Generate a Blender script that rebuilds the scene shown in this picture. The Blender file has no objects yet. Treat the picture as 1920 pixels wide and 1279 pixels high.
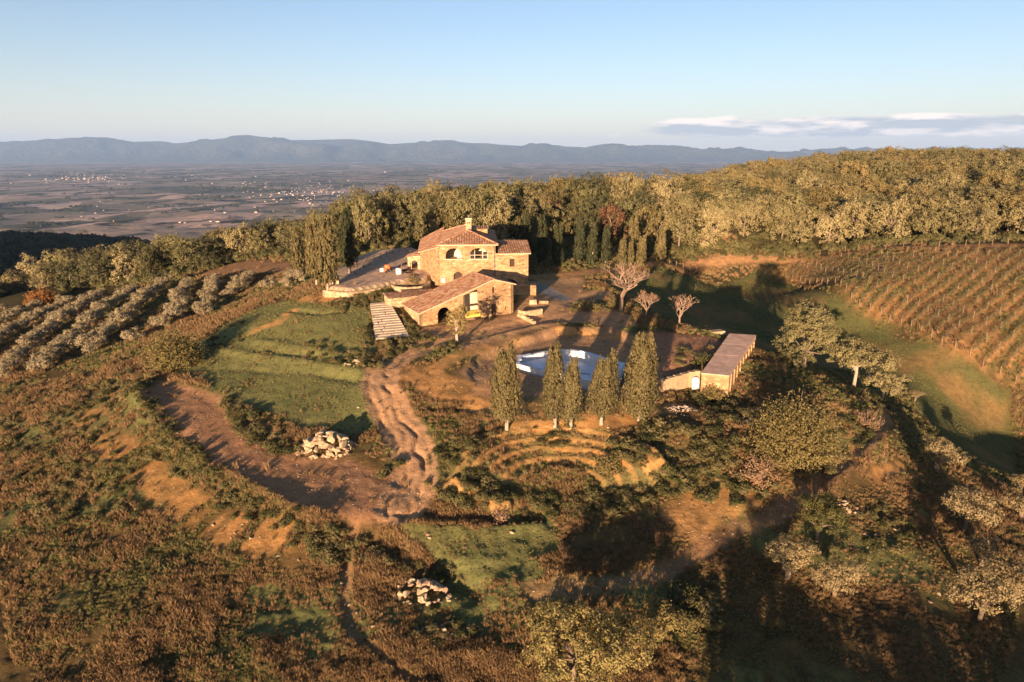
import bpy, math, random
import numpy as np
from mathutils import Vector, Matrix, geometry

random.seed(7)
RNG = np.random.default_rng(7)
SC = bpy.context.scene
COL = SC.collection

# ------------------------------------------------------------------ camera
CAM_Z = 26.0
PITCH = math.radians(15.5)          # downwards
cam_d = bpy.data.cameras.new('camera')
cam_d.sensor_width = 36.0
cam_d.lens = 24.0
cam_d.clip_start = 0.5
cam_d.clip_end = 120000
cam = bpy.data.objects.new('camera', cam_d)
COL.objects.link(cam)
cam.location = (0, 0, CAM_Z)
cam.rotation_euler = (math.pi / 2 - PITCH, 0, 0)
SC.camera = cam

# ------------------------------------------------------------------ sun and sky
SUN_AZ = math.radians(17.0)         # shadows run this far right of the view axis
SUN_EL = math.radians(5.2)
sun_d = bpy.data.lights.new('sun', 'SUN')
sun_d.energy = 5.0
sun_d.angle = math.radians(0.55)
sun_d.color = (1.0, 0.69, 0.46)
sun = bpy.data.objects.new('sun', sun_d)
COL.objects.link(sun)
LDIR = Vector((math.sin(SUN_AZ) * math.cos(SUN_EL), math.cos(SUN_AZ) * math.cos(SUN_EL), -math.sin(SUN_EL)))
sun.rotation_euler = LDIR.to_track_quat('-Z', 'Y').to_euler()
sun.location = (-200, -600, 120)

world = bpy.data.worlds.new('World')
SC.world = world
world.use_nodes = True


def build_world():
    nt = world.node_tree
    nt.nodes.clear()
    N = nt.nodes.new
    L = nt.links.new
    out = N('ShaderNodeOutputWorld')
    bg = N('ShaderNodeBackground')
    bg.inputs['Strength'].default_value = 0.105
    sky = N('ShaderNodeTexSky')
    sky.sky_type = 'NISHITA'
    sky.sun_disc = False
    sky.sun_elevation = SUN_EL
    sky.sun_rotation = math.pi + SUN_AZ
    sky.altitude = 300
    sky.air_density = 0.8
    sky.dust_density = 0.6
    sky.ozone_density = 3.0
    # clouds: low flat banks near the horizon all the way round, thicker where a broad noise says so
    tc = N('ShaderNodeTexCoord')
    sep = N('ShaderNodeSeparateXYZ')
    L(tc.outputs['Generated'], sep.inputs[0])
    az = N('ShaderNodeMath'); az.operation = 'ARCTAN2'
    L(sep.outputs['X'], az.inputs[0]); L(sep.outputs['Y'], az.inputs[1])
    comb = N('ShaderNodeCombineXYZ')
    azs = N('ShaderNodeMath'); azs.operation = 'MULTIPLY'; azs.inputs[1].default_value = 1.0
    L(az.outputs[0], azs.inputs[0])
    zs = N('ShaderNodeMath'); zs.operation = 'MULTIPLY'; zs.inputs[1].default_value = 5.0
    L(sep.outputs['Z'], zs.inputs[0])
    L(azs.outputs[0], comb.inputs['X']); L(zs.outputs[0], comb.inputs['Y'])
    n1 = N('ShaderNodeTexNoise'); n1.inputs['Scale'].default_value = 8.0
    n1.inputs['Detail'].default_value = 9.0; n1.inputs['Roughness'].default_value = 0.58
    L(comb.outputs[0], n1.inputs['Vector'])
    n2 = N('ShaderNodeTexNoise'); n2.inputs['Scale'].default_value = 1.3; n2.inputs['Detail'].default_value = 1.0
    cm2 = N('ShaderNodeVectorMath'); cm2.operation = 'ADD'; cm2.inputs[1].default_value = (CLOUD_OFF, 0, 0)
    L(comb.outputs[0], cm2.inputs[0]); L(cm2.outputs[0], n2.inputs['Vector'])
    # vertical band: bottom at ~0.6 deg, densest 1.5 deg, gone at ~3.5 deg
    band = N('ShaderNodeValToRGB')
    e = band.color_ramp.elements
    e[0].position = 0.012; e[0].color = (0, 0, 0, 1)
    e[1].position = 0.026; e[1].color = (1, 1, 1, 1)
    k = e.new(0.038); k.color = (.8, .8, .8, 1)
    k = e.new(0.050); k.color = (0.0, 0, 0, 1)
    L(sep.outputs['Z'], band.inputs['Fac'])
    big = N('ShaderNodeMapRange'); big.inputs['From Min'].default_value = 0.44; big.inputs['From Max'].default_value = 0.57
    L(n2.outputs['Fac'], big.inputs['Value'])
    bb = N('ShaderNodeMath'); bb.operation = 'MULTIPLY'
    L(band.outputs['Color'], bb.inputs[0]); L(big.outputs[0], bb.inputs[1])
    s1 = N('ShaderNodeMath'); s1.operation = 'MULTIPLY_ADD'; s1.inputs[1].default_value = 0.50; s1.inputs[2].default_value = -0.665
    L(bb.outputs[0], s1.inputs[0])
    s2 = N('ShaderNodeMath'); s2.operation = 'ADD'
    L(s1.outputs[0], s2.inputs[0]); L(n1.outputs['Fac'], s2.inputs[1])
    s3 = N('ShaderNodeMapRange'); s3.inputs['From Min'].default_value = 0.0; s3.inputs['From Max'].default_value = 0.16
    s3.interpolation_type = 'SMOOTHSTEP'
    L(s2.outputs[0], s3.inputs['Value'])
    # cloud colour: greyish base, sunlit tops where the noise falls off upward
    up = N('ShaderNodeVectorMath'); up.operation = 'ADD'; up.inputs[1].default_value = (-0.004, 0.040, 0)
    L(comb.outputs[0], up.inputs[0])
    n3 = N('ShaderNodeTexNoise'); n3.inputs['Scale'].default_value = 8.0
    n3.inputs['Detail'].default_value = 9.0; n3.inputs['Roughness'].default_value = 0.58
    L(up.outputs[0], n3.inputs['Vector'])
    df = N('ShaderNodeMath'); df.operation = 'SUBTRACT'
    L(n1.outputs['Fac'], df.inputs[0]); L(n3.outputs['Fac'], df.inputs[1])
    topb = N('ShaderNodeMapRange')
    topb.inputs['From Min'].default_value = 0.028; topb.inputs['From Max'].default_value = 0.046
    L(sep.outputs['Z'], topb.inputs['Value'])
    dfa = N('ShaderNodeMath'); dfa.operation = 'MULTIPLY_ADD'; dfa.inputs[1].default_value = 0.10
    L(topb.outputs[0], dfa.inputs[0]); L(df.outputs[0], dfa.inputs[2])
    lit = N('ShaderNodeMapRange'); lit.inputs['From Min'].default_value = -0.02; lit.inputs['From Max'].default_value = 0.14
    L(dfa.outputs[0], lit.inputs['Value'])
    cc = N('ShaderNodeMix'); cc.data_type = 'RGBA'
    cc.inputs['A'].default_value = (1.75, 1.85, 2.05, 1); cc.inputs['B'].default_value = (4.1, 3.55, 3.2, 1)
    L(lit.outputs[0], cc.inputs['Factor'])
    gain = N('ShaderNodeMix'); gain.data_type = 'RGBA'; gain.blend_type = 'MULTIPLY'
    gain.inputs['Factor'].default_value = 1.0
    gain.inputs['B'].default_value = (1.28, 0.89, 0.75, 1)
    L(sky.outputs[0], gain.inputs['A'])
    mix = N('ShaderNodeMix'); mix.data_type = 'RGBA'
    fac = N('ShaderNodeMath'); fac.operation = 'MULTIPLY'; fac.inputs[1].default_value = 0.95
    g4 = N('ShaderNodeMath'); g4.operation = 'MULTIPLY'; g4.use_clamp = True; g4.inputs[1].default_value = 5.0
    L(bb.outputs[0], g4.inputs[0])
    g5 = N('ShaderNodeMath'); g5.operation = 'MULTIPLY'
    L(g4.outputs[0], g5.inputs[0]); L(s3.outputs[0], g5.inputs[1])
    L(g5.outputs[0], fac.inputs[0])
    L(fac.outputs[0], mix.inputs['Factor'])
    # pale evening mist low over the horizon, the same all round
    mz = N('ShaderNodeMath'); mz.operation = 'MAXIMUM'; mz.inputs[1].default_value = 0.0
    L(sep.outputs['Z'], mz.inputs[0])
    me_ = N('ShaderNodeMath'); me_.operation = 'MULTIPLY'; me_.inputs[1].default_value = -12.0
    L(mz.outputs[0], me_.inputs[0])
    mx_ = N('ShaderNodeMath'); mx_.operation = 'EXPONENT'
    L(me_.outputs[0], mx_.inputs[0])
    mf = N('ShaderNodeMath'); mf.operation = 'MULTIPLY'; mf.inputs[1].default_value = 0.75
    L(mx_.outputs[0], mf.inputs[0])
    mist = N('ShaderNodeMix'); mist.data_type = 'RGBA'
    mist.inputs['B'].default_value = (3.05, 2.85, 2.65, 1)
    L(mf.outputs[0], mist.inputs['Factor']); L(gain.outputs['Result'], mist.inputs['A'])
    L(mist.outputs['Result'], mix.inputs['A']); L(cc.outputs['Result'], mix.inputs['B'])
    L(mix.outputs['Result'], bg.inputs['Color'])
    L(bg.outputs[0], out.inputs['Surface'])


CLOUD_OFF = 0.8
build_world()
SC.view_settings.view_transform = 'Standard'
SC.view_settings.look = 'None'
SC.view_settings.exposure = 1.68
SC.view_settings.gamma = 1.0
SC.view_settings.use_curve_mapping = False
SC.render.engine = 'CYCLES'
SC.cycles.use_denoising = True
SC.cycles.max_bounces = 5
SC.cycles.diffuse_bounces = 3
SC.cycles.glossy_bounces = 2
SC.cycles.transmission_bounces = 3
SC.cycles.transparent_max_bounces = 4
SC.cycles.volume_bounces = 0
SC.cycles.sample_clamp_indirect = 4

# ------------------------------------------------------------------ survey helpers
FPX = 1280.0
CP, SP = math.cos(PITCH), math.sin(PITCH)


def ray(px, py):
    u = (px - 960.0) / FPX
    v = (py - 639.5) / FPX
    return u, CP - v * SP, -(SP + v * CP)


def at_z(px, py, z):
    a, b, c = ray(px, py)
    t = (z - CAM_Z) / c
    return (a * t, b * t, z)


def at_y(px, py, Y):
    a, b, c = ray(px, py)
    t = Y / b
    return (a * t, Y, CAM_Z + c * t)


def _hash(ix, iy, seed):
    n = (ix * 374761393 + iy * 668265263 + seed * 974711) & 0x7fffffff
    n = ((n ^ (n >> 13)) * 1274126177) & 0x7fffffff
    return ((n ^ (n >> 16)) & 0xffff) / 65535.0


def vnoise(x, y, seed=0):
    x = np.asarray(x, float); y = np.asarray(y, float)
    ix = np.floor(x).astype(np.int64); iy = np.floor(y).astype(np.int64)
    fx = x - ix; fy = y - iy
    fx = fx * fx * (3 - 2 * fx); fy = fy * fy * (3 - 2 * fy)
    a = _hash(ix, iy, seed); b = _hash(ix + 1, iy, seed)
    c = _hash(ix, iy + 1, seed); d = _hash(ix + 1, iy + 1, seed)
    return (a + (b - a) * fx) * (1 - fy) + (c + (d - c) * fx) * fy


def fbm(x, y, scale, seed=0, octv=4, gain=0.5):
    s = 0.0; amp = 1.0; tot = 0.0; f = 1.0 / scale
    for o in range(octv):
        s = s + amp * (vnoise(x * f + 17.3 * o, y * f - 9.1 * o, seed + o) - 0.5)
        tot += amp; amp *= gain; f *= 2.03
    return s / tot * 2.0


def sstep(a, b, x):
    t = np.clip((x - a) / (b - a), 0, 1)
    return t * t * (3 - 2 * t)


def dist_poly(x, y, pts):
    """distance to an open polyline and the fraction along it"""
    best = np.full(np.shape(x), 1e9); frac = np.zeros(np.shape(x)); side = np.zeros(np.shape(x))
    segs = [math.dist(pts[i][:2], pts[i + 1][:2]) for i in range(len(pts) - 1)]
    tot = sum(segs); acc = 0
    for i in range(len(pts) - 1):
        ax, ay = pts[i][:2]; bx, by = pts[i + 1][:2]
        dx, dy = bx - ax, by - ay
        l2 = dx * dx + dy * dy + 1e-9
        t = np.clip(((x - ax) * dx + (y - ay) * dy) / l2, 0, 1)
        ex = x - ax - t * dx; ey = y - ay - t * dy
        d = np.hypot(ex, ey)
        m = d < best
        best = np.where(m, d, best)
        frac = np.where(m, (acc + t * segs[i]) / tot, frac)
        side = np.where(m, np.sign(dx * ey - dy * ex), side)
        acc += segs[i]
    return best, frac, side


def sd_poly(x, y, pts):
    """signed distance to a closed polygon, positive inside"""
    ins = np.zeros(np.shape(x), bool)
    n = len(pts)
    for i in range(n):
        ax, ay = pts[i][:2]; bx, by = pts[(i + 1) % n][:2]
        c = ((ay > y) != (by > y)) & (x < (bx - ax) * (y - ay) / (by - ay + 1e-12) + ax)
        ins ^= c
    d, _, _ = dist_poly(x, y, list(pts) + [pts[0]])
    return np.where(ins, d, -d)


# ------------------------------------------------------------------ terrain: surveyed points (photo pixel, height)
CTRL_PX = [
    # barn forecourt and upper track
    (790, 622, -0.2), (880, 612, -0.1), (967, 600, 0.0), (1040, 585, 0.4), (1020, 560, 1.0),
    (860, 645, -0.4), (1000, 612, 0.0), (1100, 600, -0.2), (1080, 560, 0.3), (1060, 530, 0.8),
    # terrace beside the house
    (700, 530, 3.1), (760, 505, 3.6), (640, 535, 3.0), (690, 500, 3.6), (760, 475, 4.0), (640, 500, 3.0), (590, 545, 2.2),
    (900, 440, 4.0), (1020, 470, 2.5), (820, 545, 2.4),
    # grass slope left of the stone steps
    (560, 560, 1.2), (480, 600, -0.8), (620, 600, 0.9), (560, 640, -0.9), (660, 650, -0.8), (430, 650, -2.6),
    (540, 700, -2.6), (640, 720, -2.6), (400, 700, -3.6), (520, 760, -3.9), (640, 790, -3.9), (690, 800, -4.3),
    # clearing
    (270, 735, -4.6), (350, 770, -4.8), (440, 850, -5.1), (560, 880, -5.3), (650, 910, -5.5), (740, 900, -5.4), (620, 970, -6.0), (520, 930, -5.9), (720, 980, -6.1),
    # winding track
    (760, 660, -0.8), (700, 695, -1.5), (720, 750, -2.7), (775, 830, -4.0), (790, 890, -4.9),
    # pool plateau / cypress shelf
    (830, 690, -1.2), (880, 720, -1.9), (860, 770, -3.1), (950, 805, -3.3), (1040, 805, -3.3), (1130, 800, -3.3), (1210, 790, -3.2),
    (950, 700, -1.8), (1050, 730, -2.2), (1150, 720, -2.2), (1180, 660, -1.0), (1260, 680, -1.4), (1270, 630, -0.6), (1180, 610, -0.4),
    (1290, 745, -3.7), (1350, 745, -3.8), (1330, 640, -1.2), (1380, 620, -1.9),
    # below the shelf
    (860, 860, -4.5), (850, 930, -5.8), (930, 930, -6.1), (1060, 920, -6.3), (1190, 900, -5.9), (1250, 850, -4.6), (1330, 800, -3.6),
    (1400, 880, -5.2), (1300, 960, -6.8), (1450, 800, -3.9), (1480, 900, -5.6), (1560, 820, -4.9), (1600, 760, -5.0),
    (930, 1040, -7.4), (800, 1020, -7.2), (1150, 1040, -7.6), (1100, 1090, -8.2), (1300, 1060, -8.2), (1480, 960, -7.0), (1600, 880, -6.8),
    # lower foreground
    (660, 1010, -7.2), (700, 1100, -8.2), (900, 1150, -8.7), (650, 1250, -9.3), (960, 1279, -9.6), (1250, 1200, -9.2), (1300, 1279, -9.6),
    (1500, 1150, -9.0), (1500, 1279, -9.8), (1700, 1100, -9.6), (1700, 1000, -9.2), (1900, 1250, -11.0), (1900, 1100, -11.8), (1850, 980, -12.0),
    (1720, 900, -9.4), (1800, 860, -13.0), (1650, 800, -7.4),
    # bank and meadow lower left
    (150, 800, -7.2), (220, 900, -7.9), (330, 980, -8.0), (480, 1060, -8.2), (100, 720, -7.6), (50, 900, -9.2), (60, 1100, -9.8),
    (250, 1150, -9.2), (450, 1200, -9.2), (100, 1270, -10.2), (250, 670, -5.6), (180, 720, -6.4), (400, 1000, -7.8),
    # olive grove and the clearing behind it
    (330, 640, -4.4), (200, 640, -7.2), (60, 690, -9.0), (0, 640, -10.2), (120, 590, -9.4), (300, 560, -5.8), (450, 560, -2.6), (540, 530, -0.6),
    (420, 520, -3.6), (480, 495, -2.2), (540, 488, -0.6), (340, 530, -6.0), (200, 545, -9.6), (60, 560, -11.5), (0, 560, -12.8),
    # woods on the left and behind the house
    (620, 470, 1.6), (300, 505, -6.6), (180, 520, -9.8),
    # shaded meadow on the right, valley, vineyard
    (1150, 545, 0.2), (1250, 560, -5.0), (1400, 580, -8.0), (1330, 520, -5.8), (1200, 510, -0.6), (1420, 650, -7.8), (1560, 700, -8.4), (1500, 540, -6.2),
    (1620, 620, -9.2), (1700, 660, -10.6), (1680, 720, -12.2), (1780, 760, -16.5), (1850, 800, -19.5), (1919, 900, -20.0), (1919, 720, -14.5), (1800, 640, -8.2),
    (1440, 493, -3.0), (1600, 478, 1.0), (1760, 468, 3.2), (1919, 463, 3.8), (1600, 540, -2.6), (1760, 560, -3.8), (1900, 560, -3.6), (1680, 505, 0.2), (1850, 510, 0.2),
    (1250, 496, -0.8), (1100, 505, 1.8),
]
CTRL = [at_z(*c) for c in CTRL_PX]
CTRL += [  # out of view or far ground (metres)
    (0, 24, -10.5), (0, 0, -11), (-40, 10, -12), (40, 15, -13), (70, 40, -14.5), (110, 70, -20), (-80, 40, -14), (-110, 90, -16),
    (0, -60, -9), (-60, -60, -10), (60, -60, -14), (0, -160, -2), (-160, -100, -4), (160, -120, -8), (-220, 20, -16),
    (-150, 130, -24), (-185, 200, -30), (-200, 260, -52), (-110, 235, -16), (-70, 230, -5), (-60, 290, -14), (-130, 330, -48), (-220, 380, -80),
    (0, 200, 4.5), (0, 260, 2.0), (-30, 330, -12), (40, 340, -4), (60, 240, 6), (60, 190, 3.5), (120, 200, 5), (120, 260, 9), (180, 200, 7.0),
    (200, 260, 12), (130, 340, 9), (200, 340, 14.5), (260, 330, 15.5), (160, 420, 11), (240, 430, 15.5), (330, 420, 12), (320, 260, 9), (420, 330, 6), (300, 170, 9), (220, 120, -2),
    (90, 430, 0), (0, 450, -40), (250, 540, 12), (400, 520, 14), (150, 560, -10),
    (-480, 560, -62), (-330, 560, -82), (-600, 480, -54), (-250, 640, -105), (-420, 330, -70), (-330, 200, -50), (-400, 700, -95), (-500, 780, -75), (-760, 640, -48), (-90, 660, -85), (120, 760, -70), (350, 750, -20), (600, 600, 5), (750, 300, 10),
    (-480, 60, -16), (-760, -60, 40), (-600, 250, -20), (-760, 250, 20), (-560, -300, 32), (0, -500, 12), (-280, -420, 20), (400, -400, 6), (700, -200, 8), (500, 60, -2), (0, -800, 30), (700, -700, 15), (-800, -700, 45),  # unseen high ground behind left, raised to shade the valley
]
_cp = np.array(CTRL)


def _tps_fit(P, lam=0.02):
    n = len(P)
    xy = P[:, :2] / 100.0
    d = np.hypot(xy[:, None, 0] - xy[None, :, 0], xy[:, None, 1] - xy[None, :, 1])
    K = np.where(d > 0, d * d * np.log(d + 1e-12), 0) + np.eye(n) * lam * 0.01
    A = np.zeros((n + 3, n + 3))
    Q = np.c_[np.ones(n), xy]
    A[:n, :n] = K; A[:n, n:] = Q; A[n:, :n] = Q.T
    b = np.zeros(n + 3); b[:n] = P[:, 2]
    w = np.linalg.solve(A, b)
    return xy, w


_txy, _tw = _tps_fit(_cp)


def tps(x, y):
    x = np.asarray(x, float); y = np.asarray(y, float)
    shp = x.shape
    X = x.ravel() / 100.0; Y = y.ravel() / 100.0
    out = np.empty(X.size)
    n = len(_txy)
    for s in range(0, X.size, 40000):
        a = X[s:s + 40000, None]; b = Y[s:s + 40000, None]
        d2 = (a - _txy[None, :, 0]) ** 2 + (b - _txy[None, :, 1]) ** 2
        K = 0.5 * d2 * np.log(d2 + 1e-12)
        out[s:s + 40000] = K @ _tw[:n] + _tw[n] + _tw[n + 1] * a[:, 0] + _tw[n + 2] * b[:, 0]
    return out.reshape(shp)


def _march(f, px, py, tmax=900.0):
    a, b, c = ray(px, py)
    t = np.concatenate([np.linspace(20, 250, 1600), np.linspace(250.5, tmax, 800)])
    x = a * t; y = b * t; z = CAM_Z + c * t
    g = f(x, y)
    below = np.nonzero(z <= g)[0]
    if len(below) == 0:
        return None
    i = below[0]
    if i == 0:
        return (x[0], y[0], g[0])
    d0 = z[i - 1] - g[i - 1]; d1 = z[i] - g[i]
    k = d0 / (d0 - d1 + 1e-9)
    tt = t[i - 1] + (t[i] - t[i - 1]) * k
    return (a * tt, b * tt, CAM_Z + c * tt)


def g0(px, py):
    return _march(tps, px, py)


def G0(pts):
    return [g0(*p) for p in pts]


# ------------------------------------------------------------------ landforms on top of the surveyed surface
TERRACE = G0([(612, 556), (655, 558), (712, 546), (745, 540), (800, 535), (830, 520), (800, 490), (770, 480), (700, 488), (655, 505), (622, 528)])
PIT = G0([(872, 700), (900, 668), (960, 640), (1040, 614), (1150, 615), (1200, 640), (1240, 690), (1236, 735), (1120, 745), (1000, 738), (900, 735)])
CLEAR = G0([(245, 722), (300, 714), (390, 735), (480, 790), (560, 858), (660, 858), (700, 880), (745, 885), (790, 910), (800, 945), (740, 968), (660, 985), (600, 970), (500, 930), (420, 885), (330, 815), (270, 760)])
TRACK_LN = G0([(1130, 548), (1075, 570), (1040, 592), (985, 606), (920, 622), (860, 640), (800, 650), (752, 668), (716, 692), (712, 725), (730, 765), (760, 810), (778, 860), (775, 915), (745, 950)])
LOWPATH = G0([(1010, 1110), (1100, 1098), (1220, 1085), (1300, 1040), (1390, 985), (1480, 950), (1545, 905), (1610, 850), (1655, 800), (1660, 765), (1620, 735)])
FOOTPATH = G0([(668, 985), (650, 1040), (645, 1120), (660, 1190), (720, 1240), (780, 1279)])
AMPHI_C = g0(1055, 925)
BERMS = [  # (polyline, height, width)
    (G0([(400, 655), (480, 668), (560, 680), (640, 690), (690, 700)]), 0.3, 0.9),
    (G0([(420, 690), (500, 697), (600, 702), (690, 715)]), -0.22, 0.7),
    (G0([(470, 640), (540, 650), (600, 658), (640, 672)]), 0.28, 0.9),
    (G0([(470, 660), (540, 664), (600, 672)]), -0.2, 0.6),
    (G0([(535, 583), (600, 588), (660, 583)]), -0.35, 0.6),
    (G0([(745, 962), (850, 972), (960, 972), (1030, 968)]), -0.6, 0.9),
    (G0([(745, 985), (850, 990), (960, 988), (1030, 980)]), 0.35, 0.9),
    (G0([(690, 1000), (760, 1040), (840, 1080), (920, 1110)]), -0.8, 1.3),
    (G0([(240, 728), (290, 800), (370, 870), (440, 905), (540, 960), (640, 1000)]), 0.75, 1.0),
    (G0([(800, 768), (850, 769), (900, 775)]), -0.4, 0.7),
    (G0([(880, 640), (960, 622), (1050, 606), (1120, 610)]), 0.25, 0.5),
    (G0([(850, 900), (880, 935)]), 0.7, 1.0), (G0([(900, 945), (960, 955)]), 0.7, 0.9), (G0([(1540, 930), (1620, 870), (1680, 810)]), 0.8, 0.9),
]
POOL_Z = -1.35
POOL_RIM = [at_z(x, y, POOL_Z) for x, y in ((968, 669), (1047, 655), (1090, 658), (1172, 682), (1146, 724), (1074, 707), (1010, 694), (968, 684))]
TERR_Z = 3.1


def H(x, y):
    x = np.asarray(x, float); y = np.asarray(y, float)
    z = tps(x, y)
    r = np.hypot(x, y)
    near = (r < 240)
    if not np.any(near):
        return z
    xx = x[near] if z.ndim else x; yy = y[near] if z.ndim else y
    zz = z[near] if z.ndim else z
    # terrace behind its retaining wall
    sd = sd_poly(xx, yy, TERRACE)
    zt = TERR_Z + 0.07 * (yy - 105)
    m = sstep(-0.35, 0.25, sd)
    zz = zz * (1 - m) + zt * m
    # dug-out plateau round the pool, with an earth bank on its far side
    sd = sd_poly(xx, yy, PIT) + 0.7 * fbm(xx, yy, 2.6, 31, 3)
    m = sstep(-0.2, 0.6, sd)
    zp = -1.85 + 0.03 * (yy - 85)
    zz = zz * (1 - m) + np.minimum(zz, zp) * m
    m = sstep(-0.9, -0.1, sd_poly(xx, yy, POOL_RIM))
    zz = zz * (1 - m) + np.minimum(zz, -3.2) * m
    # levelled clearing
    sd = sd_poly(xx, yy, CLEAR)
    m = sstep(-1.0, 1.5, sd)
    zc = -5.1 - 0.045 * (70 - yy)
    zz = zz * (1 - m * 0.8) + zc * m * 0.8
    # stepped bowl
    dx = (xx - AMPHI_C[0]) / 1.12; dy = yy - AMPHI_C[1]
    ra = np.hypot(dx, dy) + 0.45 * fbm(xx, yy, 2.5, 77, 3)
    ang = np.arctan2(dx, dy)
    m = sstep(1.55, 1.15, np.abs(ang)) * sstep(3.0, 4.0, ra) * sstep(10.6, 9.6, ra)
    q = (ra - 3.6) / 1.38
    st = np.floor(q) + sstep(0.0, 0.22, q - np.floor(q))
    za = AMPHI_C[2] + 0.45 + st * 0.50
    zz = zz * (1 - m) + za * m
    # berms, ditches
    for pl, hh, ww in BERMS:
        d, fr, _ = dist_poly(xx, yy, pl)
        wob = 1 + 0.5 * fbm(xx, yy, 4.0, 5, 2)
        zz = zz + hh * wob * np.exp(-(d / ww) ** 2) * sstep(0, 0.06, fr) * sstep(1, 0.94, fr)
    # tracks: worn flat with ruts
    d, fr, sd_ = dist_poly(xx, yy, TRACK_LN)
    w = 2.0 + 0.4 * fbm(xx, yy, 5.0, 9, 2)
    zz = zz - 0.22 * sstep(w + 0.5, w - 0.5, d)
    wig = 0.8 * fbm(xx, yy, 3.5, 13, 3)
    zz = zz + 0.07 * fbm(xx, yy, 1.4, 14, 3) * sstep(2.6, 1.6, d)
    for off, dep in ((-1.15, 0.17), (-0.25, 0.12), (0.75, 0.26)):
        dd = d * sd_ - off - wig
        zz = zz - dep * sstep(0.42, 0.8, fr) * np.exp(-(dd / 0.19) ** 2) * (0.1 + 1.5 * vnoise(xx * 0.45, yy * 0.45, int(abs(off * 10))))
        zz = zz - dep * 0.25 * np.exp(-(dd / 0.25) ** 2)
    d, fr, sd_ = dist_poly(xx, yy, LOWPATH)
    zz = zz - 0.18 * sstep(1.9, 1.0, d)
    d, fr, sd_ = dist_poly(xx, yy, FOOTPATH)
    zz = zz - 0.22 * np.exp(-((d - 0.3 * fbm(xx, yy, 2.0, 4, 2)) / 0.35) ** 2)
    # general roughness
    amp = sstep(240, 60, np.hypot(xx, yy))
    rough = 1.0 + 0.9 * sstep(62, 46, np.hypot(xx, yy)) + 0.5 * sstep(-6.0, -8.0, zz)
    zz = zz + 0.24 * fbm(xx, yy, 6.0, 21, 4) * amp * rough + 0.09 * fbm(xx, yy, 0.9, 22, 3) * amp * rough
    if z.ndim:
        z = z.copy(); z[near] = zz
        return z
    return zz


def h1(x, y):
    return float(H(np.array([x]), np.array([y]))[0])


def gp(px, py):
    return _march(H, px, py)


def GP(pts):
    return [gp(*p) for p in pts]


# ------------------------------------------------------------------ object helpers
def nth(k):
    return '%d%s' % (k, 'th' if 10 <= k % 100 <= 20 else {1: 'st', 2: 'nd', 3: 'rd'}.get(k % 10, 'th'))


def link(o):
    COL.objects.link(o)
    return o


def tag(o, label=None, cat=None, group=None, kind=None):
    if label: o['label'] = label
    if cat: o['category'] = cat
    if group: o['group'] = group
    if kind: o['kind'] = kind
    return o


def empty(name, loc=(0, 0, 0), rz=0.0):
    o = bpy.data.objects.new(name, None)
    o.empty_display_size = 0.3
    o.location = loc; o.rotation_euler = (0, 0, rz)
    return link(o)


def mesh_from(name, V, F, mats=(), smooth=False, mat_idx=None):
    me = bpy.data.meshes.new(name)
    V = np.asarray(V, np.float32)
    if isinstance(F, np.ndarray):
        nf, k = F.shape
        me.vertices.add(len(V)); me.vertices.foreach_set('co', V.ravel())
        me.loops.add(nf * k); me.loops.foreach_set('vertex_index', F.astype(np.int32).ravel())
        me.polygons.add(nf)
        me.polygons.foreach_set('loop_start', np.arange(0, nf * k, k, dtype=np.int32))
        me.polygons.foreach_set('loop_total', np.full(nf, k, np.int32))
        me.update(calc_edges=True)
    else:
        me.from_pydata([tuple(map(float, v)) for v in V], [], [tuple(map(int, f)) for f in F])
    for m in mats:
        me.materials.append(m)
    if mat_idx is not None:
        me.polygons.foreach_set('material_index', np.asarray(mat_idx, np.int32))
    if smooth:
        me.polygons.foreach_set('use_smooth', np.ones(len(me.polygons), bool))
    me.validate(clean_customdata=False)
    return me


def obj(name, me, parent=None, loc=None, rz=None):
    o = bpy.data.objects.new(name, me)
    link(o)
    if parent is not None: o.parent = parent
    if loc is not None: o.location = loc
    if rz is not None: o.rotation_euler = (0, 0, rz)
    return o


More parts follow.
